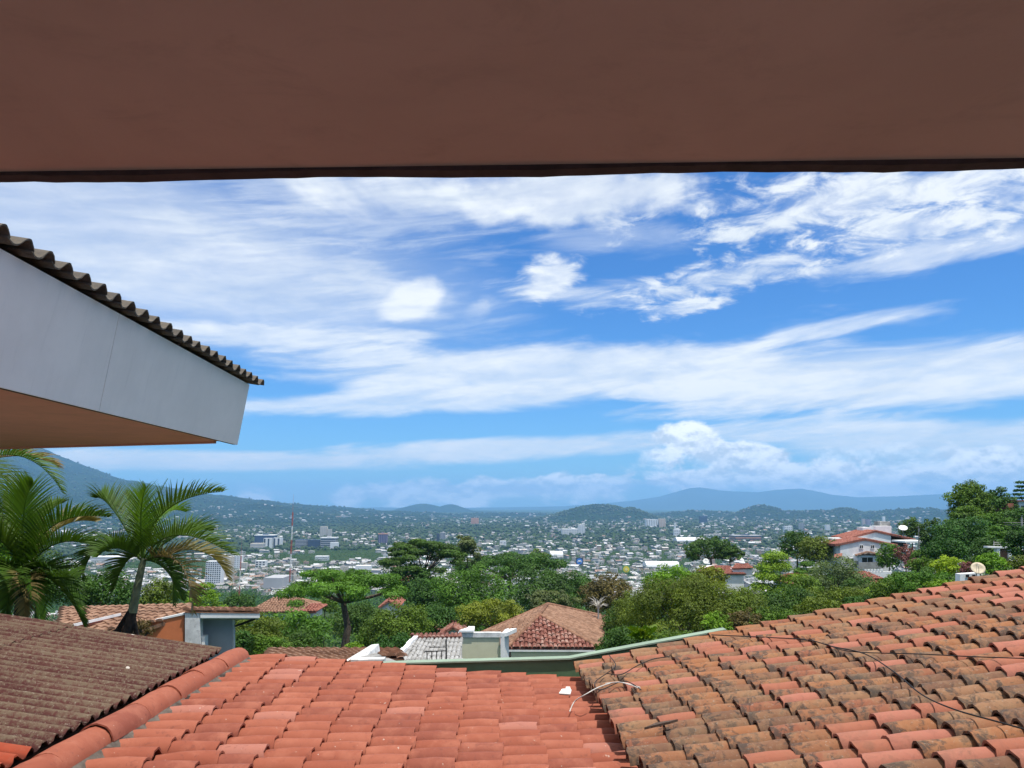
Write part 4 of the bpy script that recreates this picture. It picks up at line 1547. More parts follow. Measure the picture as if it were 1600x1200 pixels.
hip_house('pink_roofed_house', 'pink roofs seen through the pale feathery tree on the right', 1236, 1292, 896, 913, 940, 105, M['pinkroof'], M['white'])

# ---- the white house on the right slope
YW = 125
wh_ = thing('white_house', 'white two storey house with terracotta gable roofs on the right slope', 'house', P(1350, 893, YW))
a, b, ap = P(1304, 851, YW), P(1402, 851.5, YW), P(1351, 841.5, YW)
MB().prism([P(1313, 850, YW), P(1351, 843, YW), P(1393, 849.5, YW), P(1393, 900, YW), P(1313, 900, YW)], (0, 8, 0)).build('wall', M['white'], wh_)
back = Vector((0, 6.0, 0.0))
f = Vector((0, -.18, 0))
tiled_roof([a + f, ap + f, ap + back, a + back], a - ap, .32, .5, M['pinkroof'], wh_, thick=0.25)
tiled_roof([b + f, ap + f, ap + back, b + back], b - ap, .32, .5, M['pinkroof'], wh_, thick=0.25)
Y2 = YW + 8
a, b, ap = P(1322, 841, Y2), P(1430, 843, Y2), P(1368, 829, Y2)
MB().prism([P(1330, 841, Y2), P(1368, 831, Y2), P(1392, 835, Y2), P(1392, 880, Y2), P(1330, 880, Y2)], (0, 8, 0)).build('wall', M['white'], wh_)
tiled_roof([a + f, ap + f, ap + back, a + back], a - ap, .32, .5, M['pinkroof'], wh_, thick=0.25)
tiled_roof([b + f, ap + f, ap + back, b + back], b - ap, .32, .5, M['pinkroof'], wh_, thick=0.25)
MB().prism([P(1388, 839, Y2 + 1), P(1416, 845, Y2 + 1), P(1416, 862, Y2 + 1), P(1388, 862, Y2 + 1)], (0, 5, 0)).build('dark_porch', M['wood'], wh_)
for x0, x1, y0, y1, yy in ((1348, 1361, 824, 836, Y2 + 3), (1368, 1393, 822, 836, Y2 + 5), (1375, 1391, 815, 822.5, Y2 + 6.5)):
    MB().prism([P(x0, y0, yy), P(x1, y0, yy), P(x1, y1, yy), P(x0, y1, yy)], (0, 2.2, 0)).build('roof_tank', M['concrete'] if y0 == 815 else M['white'], wh_)


def window(x0, x1, y0, y1, Y, parent):
    fr_ = MB()
    for (xa, xb, ya, yb) in ((x0 - .7, x1 + .7, y0 - .7, y0), (x0 - .7, x1 + .7, y1, y1 + .7), (x0 - .7, x0, y0, y1), (x1, x1 + .7, y0, y1), ((x0 + x1) / 2 - .25, (x0 + x1) / 2 + .25, y0, y1)):
        fr_.prism([P(xa, ya, Y - .10), P(xb, ya, Y - .10), P(xb, yb, Y - .10), P(xa, yb, Y - .10)], (0, .09, 0))
    w = fr_.build('window', M['white'], parent)
    MB().prism([P(x0, y0, Y - .05), P(x1, y0, Y - .05), P(x1, y1, Y - .05), P(x0, y1, Y - .05)], (0, .04, 0)).build('pane', M['glass'], w)


window(1343.5, 1348.5, 852, 857, YW, wh_)
window(1361, 1366, 852, 857, YW, wh_)
window(1322, 1335, 872.5, 879, YW, wh_)
window(1347, 1364, 871, 878.5, YW - 1.5, wh_)
MB().prism([P(1340, 868, YW - 1.5), P(1377, 868, YW - 1.5), P(1377, 900, YW - 1.5), P(1340, 900, YW - 1.5)], (0, 1.48, 0)).build('porch', M['white'], wh_)
tiled_roof([P(1336, 867.5, YW - 2.2), P(1356, 862, YW - 2.2), P(1356, 862, YW - .05), P(1336, 867.5, YW - .05)], (-1, 0, -.3), .3, .5, M['brownroof'], wh_)
tiled_roof([P(1380, 868, YW - 2.2), P(1356, 862, YW - 2.2), P(1356, 862, YW - .05), P(1380, 868, YW - .05)], (1, 0, -.3), .3, .5, M['brownroof'], wh_)
MB().prism([P(1342, 879, YW - 2.6), P(1382, 878, YW - 2.6), P(1382, 888, YW - 2.6), P(1342, 889, YW - 2.6)], (0, 0.12, 0)).build('balcony', M['concrete'], wh_)
MB().prism([P(1331, 883, YW - 2.0), P(1341, 876, YW - 1.6), P(1341, 881, YW - 1.6), P(1331, 889, YW - 2.0)], (0, .7, 0)).build('stair', M['concrete'], wh_)
MB().prism([P(1304, 866, YW), P(1316, 864, YW), P(1316, 870, YW - 1), P(1303, 872, YW - 1)], (0, .1, -.1)).build('lean_to_roof', M['pinkroof'], wh_)
MB().prism([P(1300, 841, YW + 5), P(1322, 841, YW + 5), P(1322, 870, YW + 5), P(1300, 870, YW + 5)], (0, 3, 0)).build('wall', M['white'], wh_)

cw = thing('crenellated_wall', 'white garden wall with small upright merlons below the white house', 'wall', P(1372, 902, 100))
MB().prism([P(1350, 894, 100), P(1394, 893, 100), P(1394, 906, 100), P(1350, 906, 100)], (0, .3, 0)).build('wall', M['white'], cw)
for k in range(6):
    MB().prism([P(1352 + k * 5, 889.5, 100), P(1354.6 + k * 5, 889.5, 100), P(1354.6 + k * 5, 894, 100), P(1352 + k * 5, 894, 100)], (0, .3, 0)).build('merlon', M['white'], cw)


def dish(label, px, py, rpx, Y, mat, aim, mast_to=None):
    c = P(px, py, Y)
    r = rpx * Y / F
    t = thing('satellite_dish', label, 'satellite dish', c)
    prof = [(0.001, 0), (r * .35, r * .03), (r * .7, r * .12), (r, r * .26), (r, r * .29), (r * .7, r * .15), (r * .35, r * .06), (0.001, r * .03)]
    m_ = MB().lathe(prof, (0, 0, 0), 20)
    q = Vector(aim).to_track_quat('Z', 'Y').to_matrix()
    m_.v = [tuple(q @ Vector(v) + c) for v in m_.v]
    m_.build('bowl', mat, t)
    tip = c + Vector(aim).normalized() * r * .85
    MB().tube([c + q @ Vector((0, -r * .9, r * .2)), tip], r * .03, seg=5).tube([c + q @ Vector((0, r * .9, r * .2)), tip], r * .03, seg=5).build('feed_arm', M['concrete'], t)
    MB().tube([c - Vector(aim).normalized() * r * .05, c + Vector((0, .1, -r * .5)), (mast_to or c + Vector((0, .1, -r * 2)))], r * .07, seg=6).build('mast', M['concrete'], t)


dish('white satellite dish on the terracotta roof of the white house', 1411, 826, 6.5, YW + 7, M['dishwhite'], (-.2, -.55, .8))
dish('weathered cream satellite dish on a white box behind the edge of the old roof', 1528, 889, 10, 24, M['rust'], (-.35, -.75, .55))
dish('small white satellite dish on the pink roofed house with the cupola', 1103, 877.5, 4.5, 148, M['dishwhite'], (-.2, -.8, .5))
sb_ = thing('white_block', 'low white roof block with two dark vents behind the old roof edge', 'building', P(1515, 905, 24.4))
MB().prism([P(1500, 897, 24.4), P(1530, 895, 24.4), P(1535, 915, 24.4), P(1500, 915, 24.4)], (0, .25, 0)).build('wall', M['white'], sb_)
for px in (1512, 1522):
    MB().prism([P(px - 2.5, 898, 24.36), P(px + 2.5, 897.6, 24.36), P(px + 2.5, 902, 24.36), P(px - 2.5, 902, 24.36)], (0, .02, 0)).build('vent', M['black'], sb_)

# ---- pink house with the cupola
cu = hip_house('cupola_house', 'pink tiled house with a small white domed cupola among bright trees', 1108, 1166, 884, 897, 920, 150, M['pinkroof'], M['white'], 9)
tiled_roof([P(1143, 889, 150.5), P(1178, 887, 150.5), P(1168, 880, 153), P(1150, 880, 153)], (0, -1, -.4), .3, .5, M['pinkroof'], cu)
MB().prism([P(1146, 889, 150.8), P(1176, 888, 150.8), P(1176, 900, 150.8), P(1146, 900, 150.8)], (0, 4, 0)).build('wall', M['white'], cu)
c = P(1159.5, 880, 153)
k = 153 / F
MB().lathe([(4.5 * k, 0), (4.5 * k, 2 * k), (3.4 * k, 2.2 * k), (3.4 * k, 4 * k), (3 * k, 5.4 * k), (1.5 * k, 6.6 * k), (.5 * k, 7.2 * k), (.3 * k, 9 * k), (0.01, 9.2 * k)], c, 12).build('cupola', M['white'], cu)
MB().prism([P(1096, 888, 156), P(1124, 885, 156), P(1124, 900, 156), P(1096, 900, 156)], (0, 4, 0)).build('wall', M['white'], cu)

# ---- gateway and bits of houses at the top right
gw = thing('gateway', 'white gateway with two posts, a beam and a brown door on the right slope', 'gate', P(1568, 875, 60))
MB().prism([P(1543, 853.5, 60), P(1590, 855, 60), P(1590, 857.5, 60), P(1543, 856, 60)], (0, .5, 0)).build('beam', M['white'], gw)
for x0, x1 in ((1557.5, 1562.5), (1576, 1579.5)):
    MB().prism([P(x0, 857, 60.05), P(x1, 857, 60.05), P(x1, 885, 60.05), P(x0, 885, 60.05)], (0, .35, 0)).build('post', M['white'], gw)
MB().prism([P(1563, 857.5, 60.2), P(1575.6, 857.5, 60.2), P(1575.6, 885, 60.2), P(1563, 885, 60.2)], (0, .08, 0)).build('door', M['door'], gw)
rl2 = thing('metal_railing', 'grey terrace railing above the white gateway', 'railing', P(1565, 853, 60.5))
m_ = MB()
for yy in (847.5, 850.5):
    m_.tube([P(1552, yy, 60.6), P(1592, yy + .6, 60.6)], .025, seg=5)
m_.build('top_rail', M['concrete'], rl2)
for px in (1553, 1563.5, 1578, 1590):
    MB().tube([P(px, 845, 60.6), P(px, 854, 60.6)], .03, seg=5).build('post', M['concrete'], rl2)
bh = thing('brick_house', 'brick and white house corner among the trees at the right edge', 'house', P(1586, 800, 92))
MB().prism([P(1575, 787, 92), P(1584, 786.5, 92), P(1584, 812, 92), P(1575, 812, 92)], (0, 5, 0)).build('wall', M['brick'], bh)
MB().prism([P(1592, 783, 92), P(1625, 783, 92), P(1625, 815, 92), P(1592, 815, 92)], (0, 5, 0)).build('wall', M['white'], bh)
MB().prism([P(1590, 781.5, 91.6), P(1626, 781.5, 91.6), P(1626, 783.2, 91.6), P(1590, 783.2, 91.6)], (0, 6, 0)).build('roof', M['pinkroof'], bh)
MB().prism([P(1596, 790, 91.95), P(1602, 790, 91.95), P(1602, 798, 91.95), P(1596, 798, 91.95)], (0, .04, 0)).build('window', M['glass'], bh)
lw = thing('carport', 'white carport slab right of the white house under the dark trees', 'carport', P(1440, 855, 118))
MB().prism([P(1414, 845.5, 118), P(1448, 845, 118), P(1448, 847.5, 118), P(1414, 848, 118)], (0, 4, 0)).build('slab', M['white'], lw)
for px in (1418, 1436, 1446):
    MB().prism([P(px, 848, 118.1), P(px + 1.6, 848, 118.1), P(px + 1.6, 872, 118.1), P(px, 872, 118.1)], (0, .2, 0)).build('post', M['whitedirty'], lw)
for px, yb in ((1469, 868), (1516, 872)):
    o = MB().prism([P(px, 857, 88), P(px + 3, 857, 88), P(px + 3, yb + 4, 88), P(px, yb + 4, 88)], (0, .25, 0)).build('gate_post', M['whitedirty'])
    tag(o, 'pale post under the dark trees, %s' % ('left of the round yellow green bush' if px < 1500 else 'above the round yellow green bush'), 'post')
ut = thing('utility_pole', 'thin grey utility pole beside the white carport', 'pole', P(1436, 870, 112))
MB().tube([P(1436, 875, 112), P(1435.5, 822, 112)], .14, .09, seg=7).build('pole', M['concrete'], ut)
MB().prism([P(1432, 824, 111.9), P(1440, 824, 111.9), P(1440, 825.3, 111.9), P(1432, 825.3, 111.9)], (0, .1, 0)).build('crossarm', M['wood'], ut)
for yy, k in ((816, 0), (819.5, 1)):
    o = cable('power_line', ('upper' if k == 0 else 'lower') + ' power line strung across the trees at the right edge', [P(1540, yy, 78), P(1575, yy + .8, 74), P(1640, yy - .5, 68)], .022, M['concrete'])
pt = thing('utility_pole', 'thin pole carrying the power lines at the right edge', 'pole', P(1597, 840, 72))
MB().tube([P(1597, 850, 72), P(1596.5, 808, 72)], .1, .07, seg=6).build('pole', M['concrete'], pt)


# ---------------------------------------------------------------- trees
def leaves_mesh(name, C, Rr, flat, nleaf, leaf, mat, g, up=0.45, asp=0.5, droop=0.0):
    """leaf sized faces on and inside the clumps C (k,3) with radii Rr (k,)"""
    k = len(C)
    wgt = Rr ** 2 / (Rr ** 2).sum()
    idx = g.choice(k, nleaf, p=wgt)
    d = g.normal(0, 1, (nleaf, 3))
    d[:, 2] = d[:, 2] * 0.9 + 0.35
    d /= np.linalg.norm(d, axis=1, keepdims=True)
    rad = (0.62 + 0.38 * g.uniform(0, 1, (nleaf, 1)) ** 0.6) * (1 + 0.14 * g.normal(0, 1, (nleaf, 1)))
    pos = C[idx] + d * rad * Rr[idx][:, None] * np.array([1, 1, flat])
    nrm = d * 0.9 + np.array([0, 0, up]) + g.normal(0, 0.38, (nleaf, 3))
    nrm /= np.linalg.norm(nrm, axis=1, keepdims=True)
    t = g.normal(0, 1, (nleaf, 3))
    t[:, 2] -= droop
    t -= nrm * (t * nrm).sum(1, keepdims=True)
    t /= np.linalg.norm(t, axis=1, keepdims=True) + 1e-9
    b = np.cross(nrm, t)
    L = leaf * g.uniform(0.6, 1.4, (nleaf, 1))
    w = L * asp
    v = np.stack([pos - t * L * .5, pos + b * w * .5 + nrm * L * .06, pos + t * L * .5, pos - b * w * .5 + nrm * L * .06], 1).reshape(-1, 3)
    f = np.arange(nleaf * 4).reshape(-1, 4)
    ct = g.uniform(0, 1, k)
    tint = 0.55 * ct[idx] + 0.45 * g.uniform(0, 1, nleaf)
    return np_mesh(name, v, f, mat, False, tint=tint)


def clumps(kind, W, H, g):
    """clump centres relative to the crown centre, radii and flatness"""
    C, R = [], []
    if kind in ('round', 'loose'):
        n = 36 if kind == 'round' else 26
        for i in range(n):
            ph = i * 2.39996 + g.uniform(-.3, .3)
            z = 1 - 1.55 * (i + .5) / n
            s = math.sqrt(max(0, 1 - z * z))
            k = g.uniform(.58, .92) if kind == 'round' else g.uniform(.5, 1.0)
            C.append((s * math.cos(ph) * W / 2 * k, s * math.sin(ph) * W / 2 * k * .85, z * H / 2 * k))
            R.append(min(W, H * 1.4) * (g.uniform(.09, .175) if kind == 'round' else g.uniform(.08, .15)))
        for i in range(6):
            C.append(tuple(g.uniform(-.25, .25, 3) * (W, W, H)))
            R.append(min(W, H) * .22)
        return np.array(C), np.array(R), .72
    if kind == 'spread':
        n = 46
        for i in range(n):
            q = math.sqrt((i + .5) / n)
            ph = i * 2.39996 + g.uniform(-.3, .3)
            C.append((q * math.cos(ph) * W * .43, q * math.sin(ph) * W * .40, H * (.28 - .36 * q ** 3) + g.uniform(-.20, .14) * H))
            R.append(W * g.uniform(.06, .105))
        return np.array(C), np.array(R), .38
    if kind == 'layered':
        for lv in range(6):
            z = -.42 + lv * .165
            w = (1 - max(0, z - .0) ** 1.4 * 2.6) * (.75 + .25 * g.uniform())
            m = 9 if lv < 5 else 5
            for i in range(m):
                ph = 2 * math.pi * i / m + g.uniform(-.5, .5)
                q = g.uniform(.35, .86) * w
                C.append((q * math.cos(ph) * W / 2, q * math.sin(ph) * W / 2, z * H + g.uniform(-.04, .04) * H))
                R.append(W * g.uniform(.09, .15))
        return np.array(C), np.array(R), .42
    if kind == 'column':
        for i in range(12):
            z = -.46 + .92 * i / 11
            C.append((g.uniform(-.05, .05) * W, g.uniform(-.05, .05) * W, z * H))
            R.append(W * .5 * max(.18, 1 - abs(z + .15) ** 1.6 * 2.0))
        return np.array(C), np.array(R), 1.1
    if kind == 'tier':
        for i in range(8):
            z = -.44 + .88 * i / 7
            w = (1 - (z + .44)) * .5 + .1
            for j in range(6):
                ph = j * 1.05 + i * .4
                q = g.uniform(.5, .85) * w
                C.append((q * math.cos(ph) * W, q * math.sin(ph) * W, z * H - q * .06 * H))
                R.append(W * .12)
        return np.array(C), np.array(R), .35


def tree(label, px, top, bot, wpx, Y, kind, mat, name='tree', dens=1.0, leafk=1.0, base=None, trunk='bark', group=None, cat='tree', depthk=.85, asp=.5, droop=0.0, trunk_r=None):
    g = np.random.default_rng(int(px * 7 + top * 13 + Y))
    c = P(px, (top + bot) / 2, Y)
    W_, H_ = wpx * Y / F, (bot - top) * Y / F
    gz = float(ground_z(c.x, c.y))
    foot = Vector((c.x, c.y, min(gz, c.z - H_ * .3)))
    if base is not None:
        foot = P(base[0], base[1], Y)
    t = thing(name, label, cat, foot, group)
    C, R, flat = clumps(kind, W_, H_, g)
    ext = np.abs(C[:, 0]).max() + R.mean()
    C[:, 0] *= (W_ / 2) / ext
    zt = (C[:, 2] + R * flat).max()
    C[:, 2] += H_ / 2 - zt
    leaf = max(.085, Y * .0031) * leafk
    apx = W_ * H_ * (768 / Y) ** 2 * .8
    lpx = leaf * 768 / Y
    n = int(min(30000, max(700, apx * 4.6 / (.5 * asp * lpx ** 2) * dens)))
    Cw = C + np.array(c)
    link('crown', leaves_mesh('crown', Cw, R, flat, n, leaf, M[mat], g, asp=asp, droop=droop), t)
    tr = trunk_r or max(.07, W_ * .026)
    mb = MB()
    fork = Vector((c.x, c.y, c.z - H_ * .28)) if kind != 'column' else c
    if fork.z < foot.z + .4:
        fork = foot + Vector((0, 0, .4))
    mid = (foot + fork) / 2 + Vector((g.uniform(-.04, .04) * W_, 0, 0))
    mb.tube([foot - Vector((0, 0, .5)), mid, fork], tr, tr * .62, 8)
    order = g.permutation(len(C))[:12 if kind == 'spread' else 8]
    for i in order:
        e = Vector(Cw[i])
        m_ = fork.lerp(e, .5) + Vector((0, 0, -abs((e - fork).length) * (.08 if kind != 'spread' else .02)))
        mb.tube([fork - Vector((0, 0, .05)), m_, e], tr * .42, tr * .10, 5, False)
    mb.build('trunk', M[trunk], t)
    return t


T_ = tree
T_('bright green umbrella shaped tree with a straight bare trunk in the centre left', 537, 888, 954, 198, 70, 'spread', 'l_green', base=(535, 1022), dens=1.35, trunk_r=.38)
T_('huge dark green spreading tree behind the umbrella tree', 662, 843, 915, 140, 125, 'spread', 'l_dark', dens=1.3)
T_('lower dark crown hanging under the huge spreading tree', 640, 880, 950, 100, 122, 'round', 'l_dark')
T_('tall feathery grey green treetop right of the huge spreading tree', 731, 837, 905, 44, 132, 'loose', 'l_grey')
T_('wide flat topped dark tree in the middle of the view', 796, 864, 915, 190, 140, 'spread', 'l_dark', dens=1.3)
T_('small upright tree poking above the wide dark tree', 843, 858, 898, 38, 150, 'loose', 'l_mid')
T_('large mid green tree between the umbrella tree and the hipped roof', 737, 882, 988, 132, 86, 'round', 'l_mid', dens=1.1)
T_('dark shaded tree left of the large mid green tree', 672, 905, 985, 76, 100, 'round', 'l_dark')
T_('yellow green mango tree with pale new shoots left of the hipped roof', 768, 936, 992, 108, 68, 'round', 'l_yellow')
T_('dense dark tree behind the hipped roof', 850, 882, 965, 118, 112, 'round', 'l_blue')
T_('dusty grey green tree just above the ridge of the hipped roof', 862, 924, 965, 92, 78, 'loose', 'l_grey')
T_('dark green tree left of the reddish tree', 905, 893, 965, 70, 118, 'round', 'l_dark')
T_('tree with rusty red foliage beyond the hipped roof', 948, 893, 965, 88, 96, 'round', 'l_red')
T_('olive mango tree with bronze shoots between umbrella tree and red gable', 624, 944, 1018, 118, 60, 'round', 'l_olive')
T_('brownish olive bush beside the white eave of the orange house', 402, 958, 1045, 96, 40, 'round', 'l_olive', cat='bush', name='bush')
T_('leafy green tree below the left side of the umbrella tree', 460, 952, 1018, 112, 50, 'round', 'l_mid', leafk=1.3)
T_('small light green bush at the foot of the umbrella tree', 552, 1003, 1022, 34, 40, 'round', 'l_bright', cat='bush', name='bush')
T_('low green bush right of the umbrella tree trunk', 584, 975, 1020, 60, 62, 'round', 'l_mid', cat='bush', name='bush')
T_('very broad olive brown tree standing behind the low edge of the old roof', 1072, 896, 1015, 216, 46, 'round', 'l_olive', dens=1.0, leafk=1.15, droop=1.2, asp=.34)
T_('lower right lobe of olive foliage beside the broad olive tree', 1158, 920, 1010, 110, 44, 'round', 'l_olive', leafk=1.1, droop=1.0, asp=.36)
T_('lower left olive tree in front of the reddish tree', 995, 925, 1010, 90, 50, 'round', 'l_olive', droop=1.0, asp=.36)
T_('bright green crown rising behind the broad olive tree', 1050, 882, 935, 100, 78, 'round', 'l_bright')
T_('yellow flecked tree between the bright crown and the cupola house', 1108, 884, 930, 60, 82, 'round', 'l_yellow')
T_('solitary dark dome shaped tree against the city', 1110, 838, 882, 92, 165, 'round', 'l_dark', dens=1.2)
T_('lower dark branch spread right of the dome shaped tree', 1140, 856, 884, 50, 162, 'spread', 'l_dark')
T_('pale bright green tree in flat leafy layers right of the broad olive tree', 1212, 862, 966, 120, 74, 'layered', 'l_bright', dens=.85)
T_('airy pale green tree with feathery leaves before the white house', 1304, 868, 955, 118, 80, 'loose', 'l_grey', dens=.8)
T_('light green tree top between the layered tree and the airy tree', 1262, 878, 950, 70, 90, 'layered', 'l_mid')
T_('dark tree left of the white house, the taller one', 1245, 828, 880, 62, 138, 'round', 'l_dark')
T_('olive green tree touching the left wall of the white house', 1279, 836, 885, 76, 130, 'round', 'l_olive')
T_('green shrub growing against the front of the white house', 1389, 848, 895, 42, 112, 'round', 'l_mid', cat='bush', name='bush')
T_('pink flowering bush right of the white house', 1414, 850, 880, 36, 108, 'loose', 'l_pink', cat='bush', name='bush')
T_('smaller pink flowering bush lower on the right slope', 1428, 872, 890, 30, 100, 'loose', 'l_pink', cat='bush', name='bush')
T_('green bush between the two pink bushes', 1440, 858, 895, 40, 104, 'round', 'l_mid', cat='bush', name='bush')
T_('tallest round tree on the skyline at the right', 1516, 750, 835, 72, 84, 'round', 'l_mid', dens=1.2)
T_('middle part tree below the tallest tree on the right skyline', 1512, 790, 850, 86, 80, 'layered', 'l_mid')
T_('dark tree right of the tallest skyline tree', 1560, 760, 830, 56, 94, 'round', 'l_dark')
T_('broad dark blue green tree on the right slope', 1508, 806, 880, 104, 74, 'round', 'l_blue', dens=1.2)
T_('small round dark tree behind the satellite dish', 1424, 808, 846, 46, 140, 'round', 'l_dark')
T_('narrow dark tree right of the small round dark tree', 1458, 810, 872, 46, 100, 'round', 'l_dark')
T_('slim dark cypress near the right edge', 1589, 774, 836, 13, 82, 'column', 'l_blue', name='cypress')
T_('short light green conifer beside the cypress', 1577, 790, 836, 14, 80, 'column', 'l_mid', name='conifer')
T_('short light green conifer farther left of the cypress', 1566, 794, 836, 16, 79, 'column', 'l_mid', name='conifer')
T_('dark tiered conifer cut by the right edge of the picture', 1600, 752, 800, 44, 100, 'tier', 'l_blue', name='conifer')
T_('light green tree under the power lines', 1560, 822, 868, 56, 68, 'layered', 'l_mid')
T_('dark grey green shrub at the right edge above the old roof', 1596, 822, 890, 56, 56, 'loose', 'l_dark', cat='bush', name='bush')
T_('light feathery bush beside the white gateway', 1550, 862, 905, 54, 36, 'loose', 'l_bright', cat='bush', name='bush')
T_('low olive bush right of the gateway', 1592, 868, 905, 50, 40, 'loose', 'l_olive', cat='bush', name='bush')
T_('round clipped bush with a yellow green top', 1487, 868, 905, 66, 52, 'round', 'l_lime', cat='bush', name='bush', dens=1.2)
T_('purple leaved bush below the clipped yellow green bush', 1512, 878, 905, 30, 46, 'loose', 'l_pink', cat='bush', name='bush')
T_('wide dark olive shrub just above the old roof on the right', 1440, 886, 935, 112, 38, 'round', 'l_mid', cat='bush', name='bush', leafk=1.1)
T_('pale green shrub peeking over the old roof tiles', 1470, 905, 935, 50, 22, 'loose', 'l_bright', cat='bush', name='bush')
T_('green bush left of the wide dark olive shrub', 1384, 906, 950, 56, 42, 'round', 'l_mid', cat='bush', name='bush')
T_('olive bushes below the airy pale tree', 1320, 915, 962, 90, 46, 'round', 'l_olive', cat='bush', name='bush')
T_('dark green tree below the layered pale tree', 1240, 915, 985, 90, 52, 'round', 'l_dark', cat='tree')
T_('bright leafy shrub at the low edge of the old roof', 1118, 955, 1000, 50, 30, 'loose', 'l_bright', cat='bush', name='bush')
T_('reddish twiggy bush right of the bright leafy shrub', 1165, 950, 995, 55, 30, 'loose', 'l_red', cat='bush', name='bush')
T_('dark dense tree behind the orange house and between the palms', 165, 893, 962, 104, 60, 'round', 'l_dark', leafk=1.2)
T_('olive tree right of the dark dense tree behind the orange house', 248, 905, 958, 66, 64, 'round', 'l_olive')
T_('bright green tree above the roof of the orange house', 316, 912, 962, 76, 56, 'layered', 'l_bright')
T_('dark green tree at the roof corner of the orange house', 372, 928, 962, 60, 120, 'round', 'l_dark')
T_('small green treetop right of the brown hipped roof', 508, 930, 960, 46, 100, 'round', 'l_mid')
T_('dark tree behind the left palm', 60, 862, 960, 150, 55, 'round', 'l_dark', leafk=1.2)
T_('mid green tree behind the left palm fronds', -30, 800, 950, 120, 40, 'round', 'l_bright')
T_('dark tree under the right side of the umbrella tree', 560, 940, 1000, 90, 95, 'round', 'l_dark')
T_('dark tree between pale house and mango tree', 690, 945, 1000, 90, 78, 'round', 'l_dark')
T_('dark green tree at the right end of the hipped roof', 975, 945, 1005, 80, 62, 'round', 'l_dark')

T_('green bush below the left wall of the white house', 1318, 886, 925, 60, 92, 'round', 'l_mid', cat='bush', name='bush')
T_('grey green tree between the layered pale tree and the pink roofs', 1352, 912, 965, 80, 60, 'loose', 'l_grey')
T_('dark bush right of the pink roofs on the slope', 1402, 895, 945, 62, 66, 'round', 'l_mid', cat='bush', name='bush')
T_('bright bush at the foot of the pink roofs', 1368, 918, 955, 60, 50, 'round', 'l_bright', cat='bush', name='bush')
T_('olive bush hugging the old roof edge under the airy tree', 1282, 932, 975, 90, 36, 'round', 'l_olive', cat='bush', name='bush')
T_('green bush hugging the old roof edge under the layered tree', 1205, 945, 990, 90, 34, 'round', 'l_mid', cat='bush', name='bush')
T_('dark green bush hugging the old roof edge left of the olive shrub', 1350, 930, 958, 70, 30, 'round', 'l_dark', cat='bush', name='bush')
T_('mid green tree between the layered tree and the airy tree', 1258, 900, 965, 70, 70, 'round', 'l_mid')
T_('dark tree behind the carport', 1462, 835, 885, 50, 120, 'round', 'l_dark')
T_('green bush left of the clipped yellow green bush', 1440, 868, 900, 44, 80, 'round', 'l_mid', cat='bush', name='bush')
T_('dark tree filling the slope behind the gateway', 1545, 835, 890, 60, 66, 'round', 'l_blue')
T_('dark green bush between gateway and yellow green bush', 1530, 868, 900, 40, 58, 'round', 'l_dark', cat='bush', name='bush')
T_('green bush low between the orange house and the brown roof', 420, 992, 1050, 70, 28, 'round', 'l_mid', cat='bush', name='bush')
T_('dark green bush at the right wall of the orange house', 378, 985, 1050, 50, 30, 'round', 'l_dark', cat='bush', name='bush')
T_('dark bush behind the brown roof under the umbrella tree', 470, 985, 1040, 76, 42, 'round', 'l_dark', cat='bush', name='bush')
T_('green bush between umbrella tree and white parapet', 620, 990, 1040, 80, 46, 'round', 'l_dark', cat='bush', name='bush')
T_('mid green tree on the lawn left of the pink roofs', 1305, 903, 955, 84, 84, 'round', 'l_mid')
T_('dark tree on the lawn behind the pink roofs', 1352, 903, 950, 84, 72, 'round', 'l_dark')
T_('bright tree on the lawn right of the pink roofs', 1402, 903, 950, 70, 68, 'round', 'l_bright')
T_('olive tree low on the lawn under the layered tree', 1262, 918, 970, 84, 62, 'round', 'l_olive')
T_('dark green tree low on the lawn beside the broad olive tree', 1200, 925, 985, 70, 58, 'round', 'l_dark')
T_('dark leafy tree mass at the right edge below the conifer', 1592, 792, 870, 66, 78, 'round', 'l_dark')
T_('mid green tree between the dark skyline tree and the cypress', 1556, 800, 862, 52, 76, 'round', 'l_mid')
T_('dark tree under the broad blue green tree on the right slope', 1480, 838, 882, 70, 70, 'round', 'l_dark')
T_('dark bush behind the lime green leafy plant', 985, 978, 1035, 92, 34, 'round', 'l_dark', cat='bush', name='bush')
T_('olive bush right of the lime green leafy plant', 1052, 985, 1035, 84, 32, 'round', 'l_mid', cat='bush', name='bush')
T_('dark shrub behind the right corner of the hipped roof', 958, 990, 1035, 60, 48, 'round', 'l_dark', cat='bush', name='bush')
# woods on the steep slope below the houses and between the nearest city blocks
g = np.random.default_rng(8)
nw_ = 900
ra, aa = np.sqrt(g.uniform(260 ** 2, 860 ** 2, nw_)), np.radians(g.uniform(-40, 42, nw_))
wx_, wy_ = ra * np.sin(aa), ra * np.cos(aa)
Rw = g.uniform(2.6, 5.2, nw_)
Cw_ = np.stack([wx_, wy_, ground_z(wx_, wy_) + Rw * .7], 1)
tag(link('wooded_slope', leaves_mesh('wooded_slope', Cw_, Rw, .85, 60000, 1.5, M['l_mid'], g)), 'woods on the slope between the nearest houses and the city', 'woods', kind='stuff')
nx_, ny_, nz_, nr_ = near_trees
Cn = np.stack([nx_, ny_, nz_ + nr_ * .7], 1)
Cn = np.concatenate([Cn, Cn + g.normal(0, 3.0, Cn.shape) * np.array([1, 1, .3])])
Rn = np.concatenate([nr_ * .8, nr_ * .6])
nl = min(170000, len(Cn) * 26)
tag(link('city_trees', leaves_mesh('city_trees', Cn, Rn, .8, nl, 2.1, M['l_dark'], g)), 'trees between the houses of the nearer city', 'trees', kind='stuff')
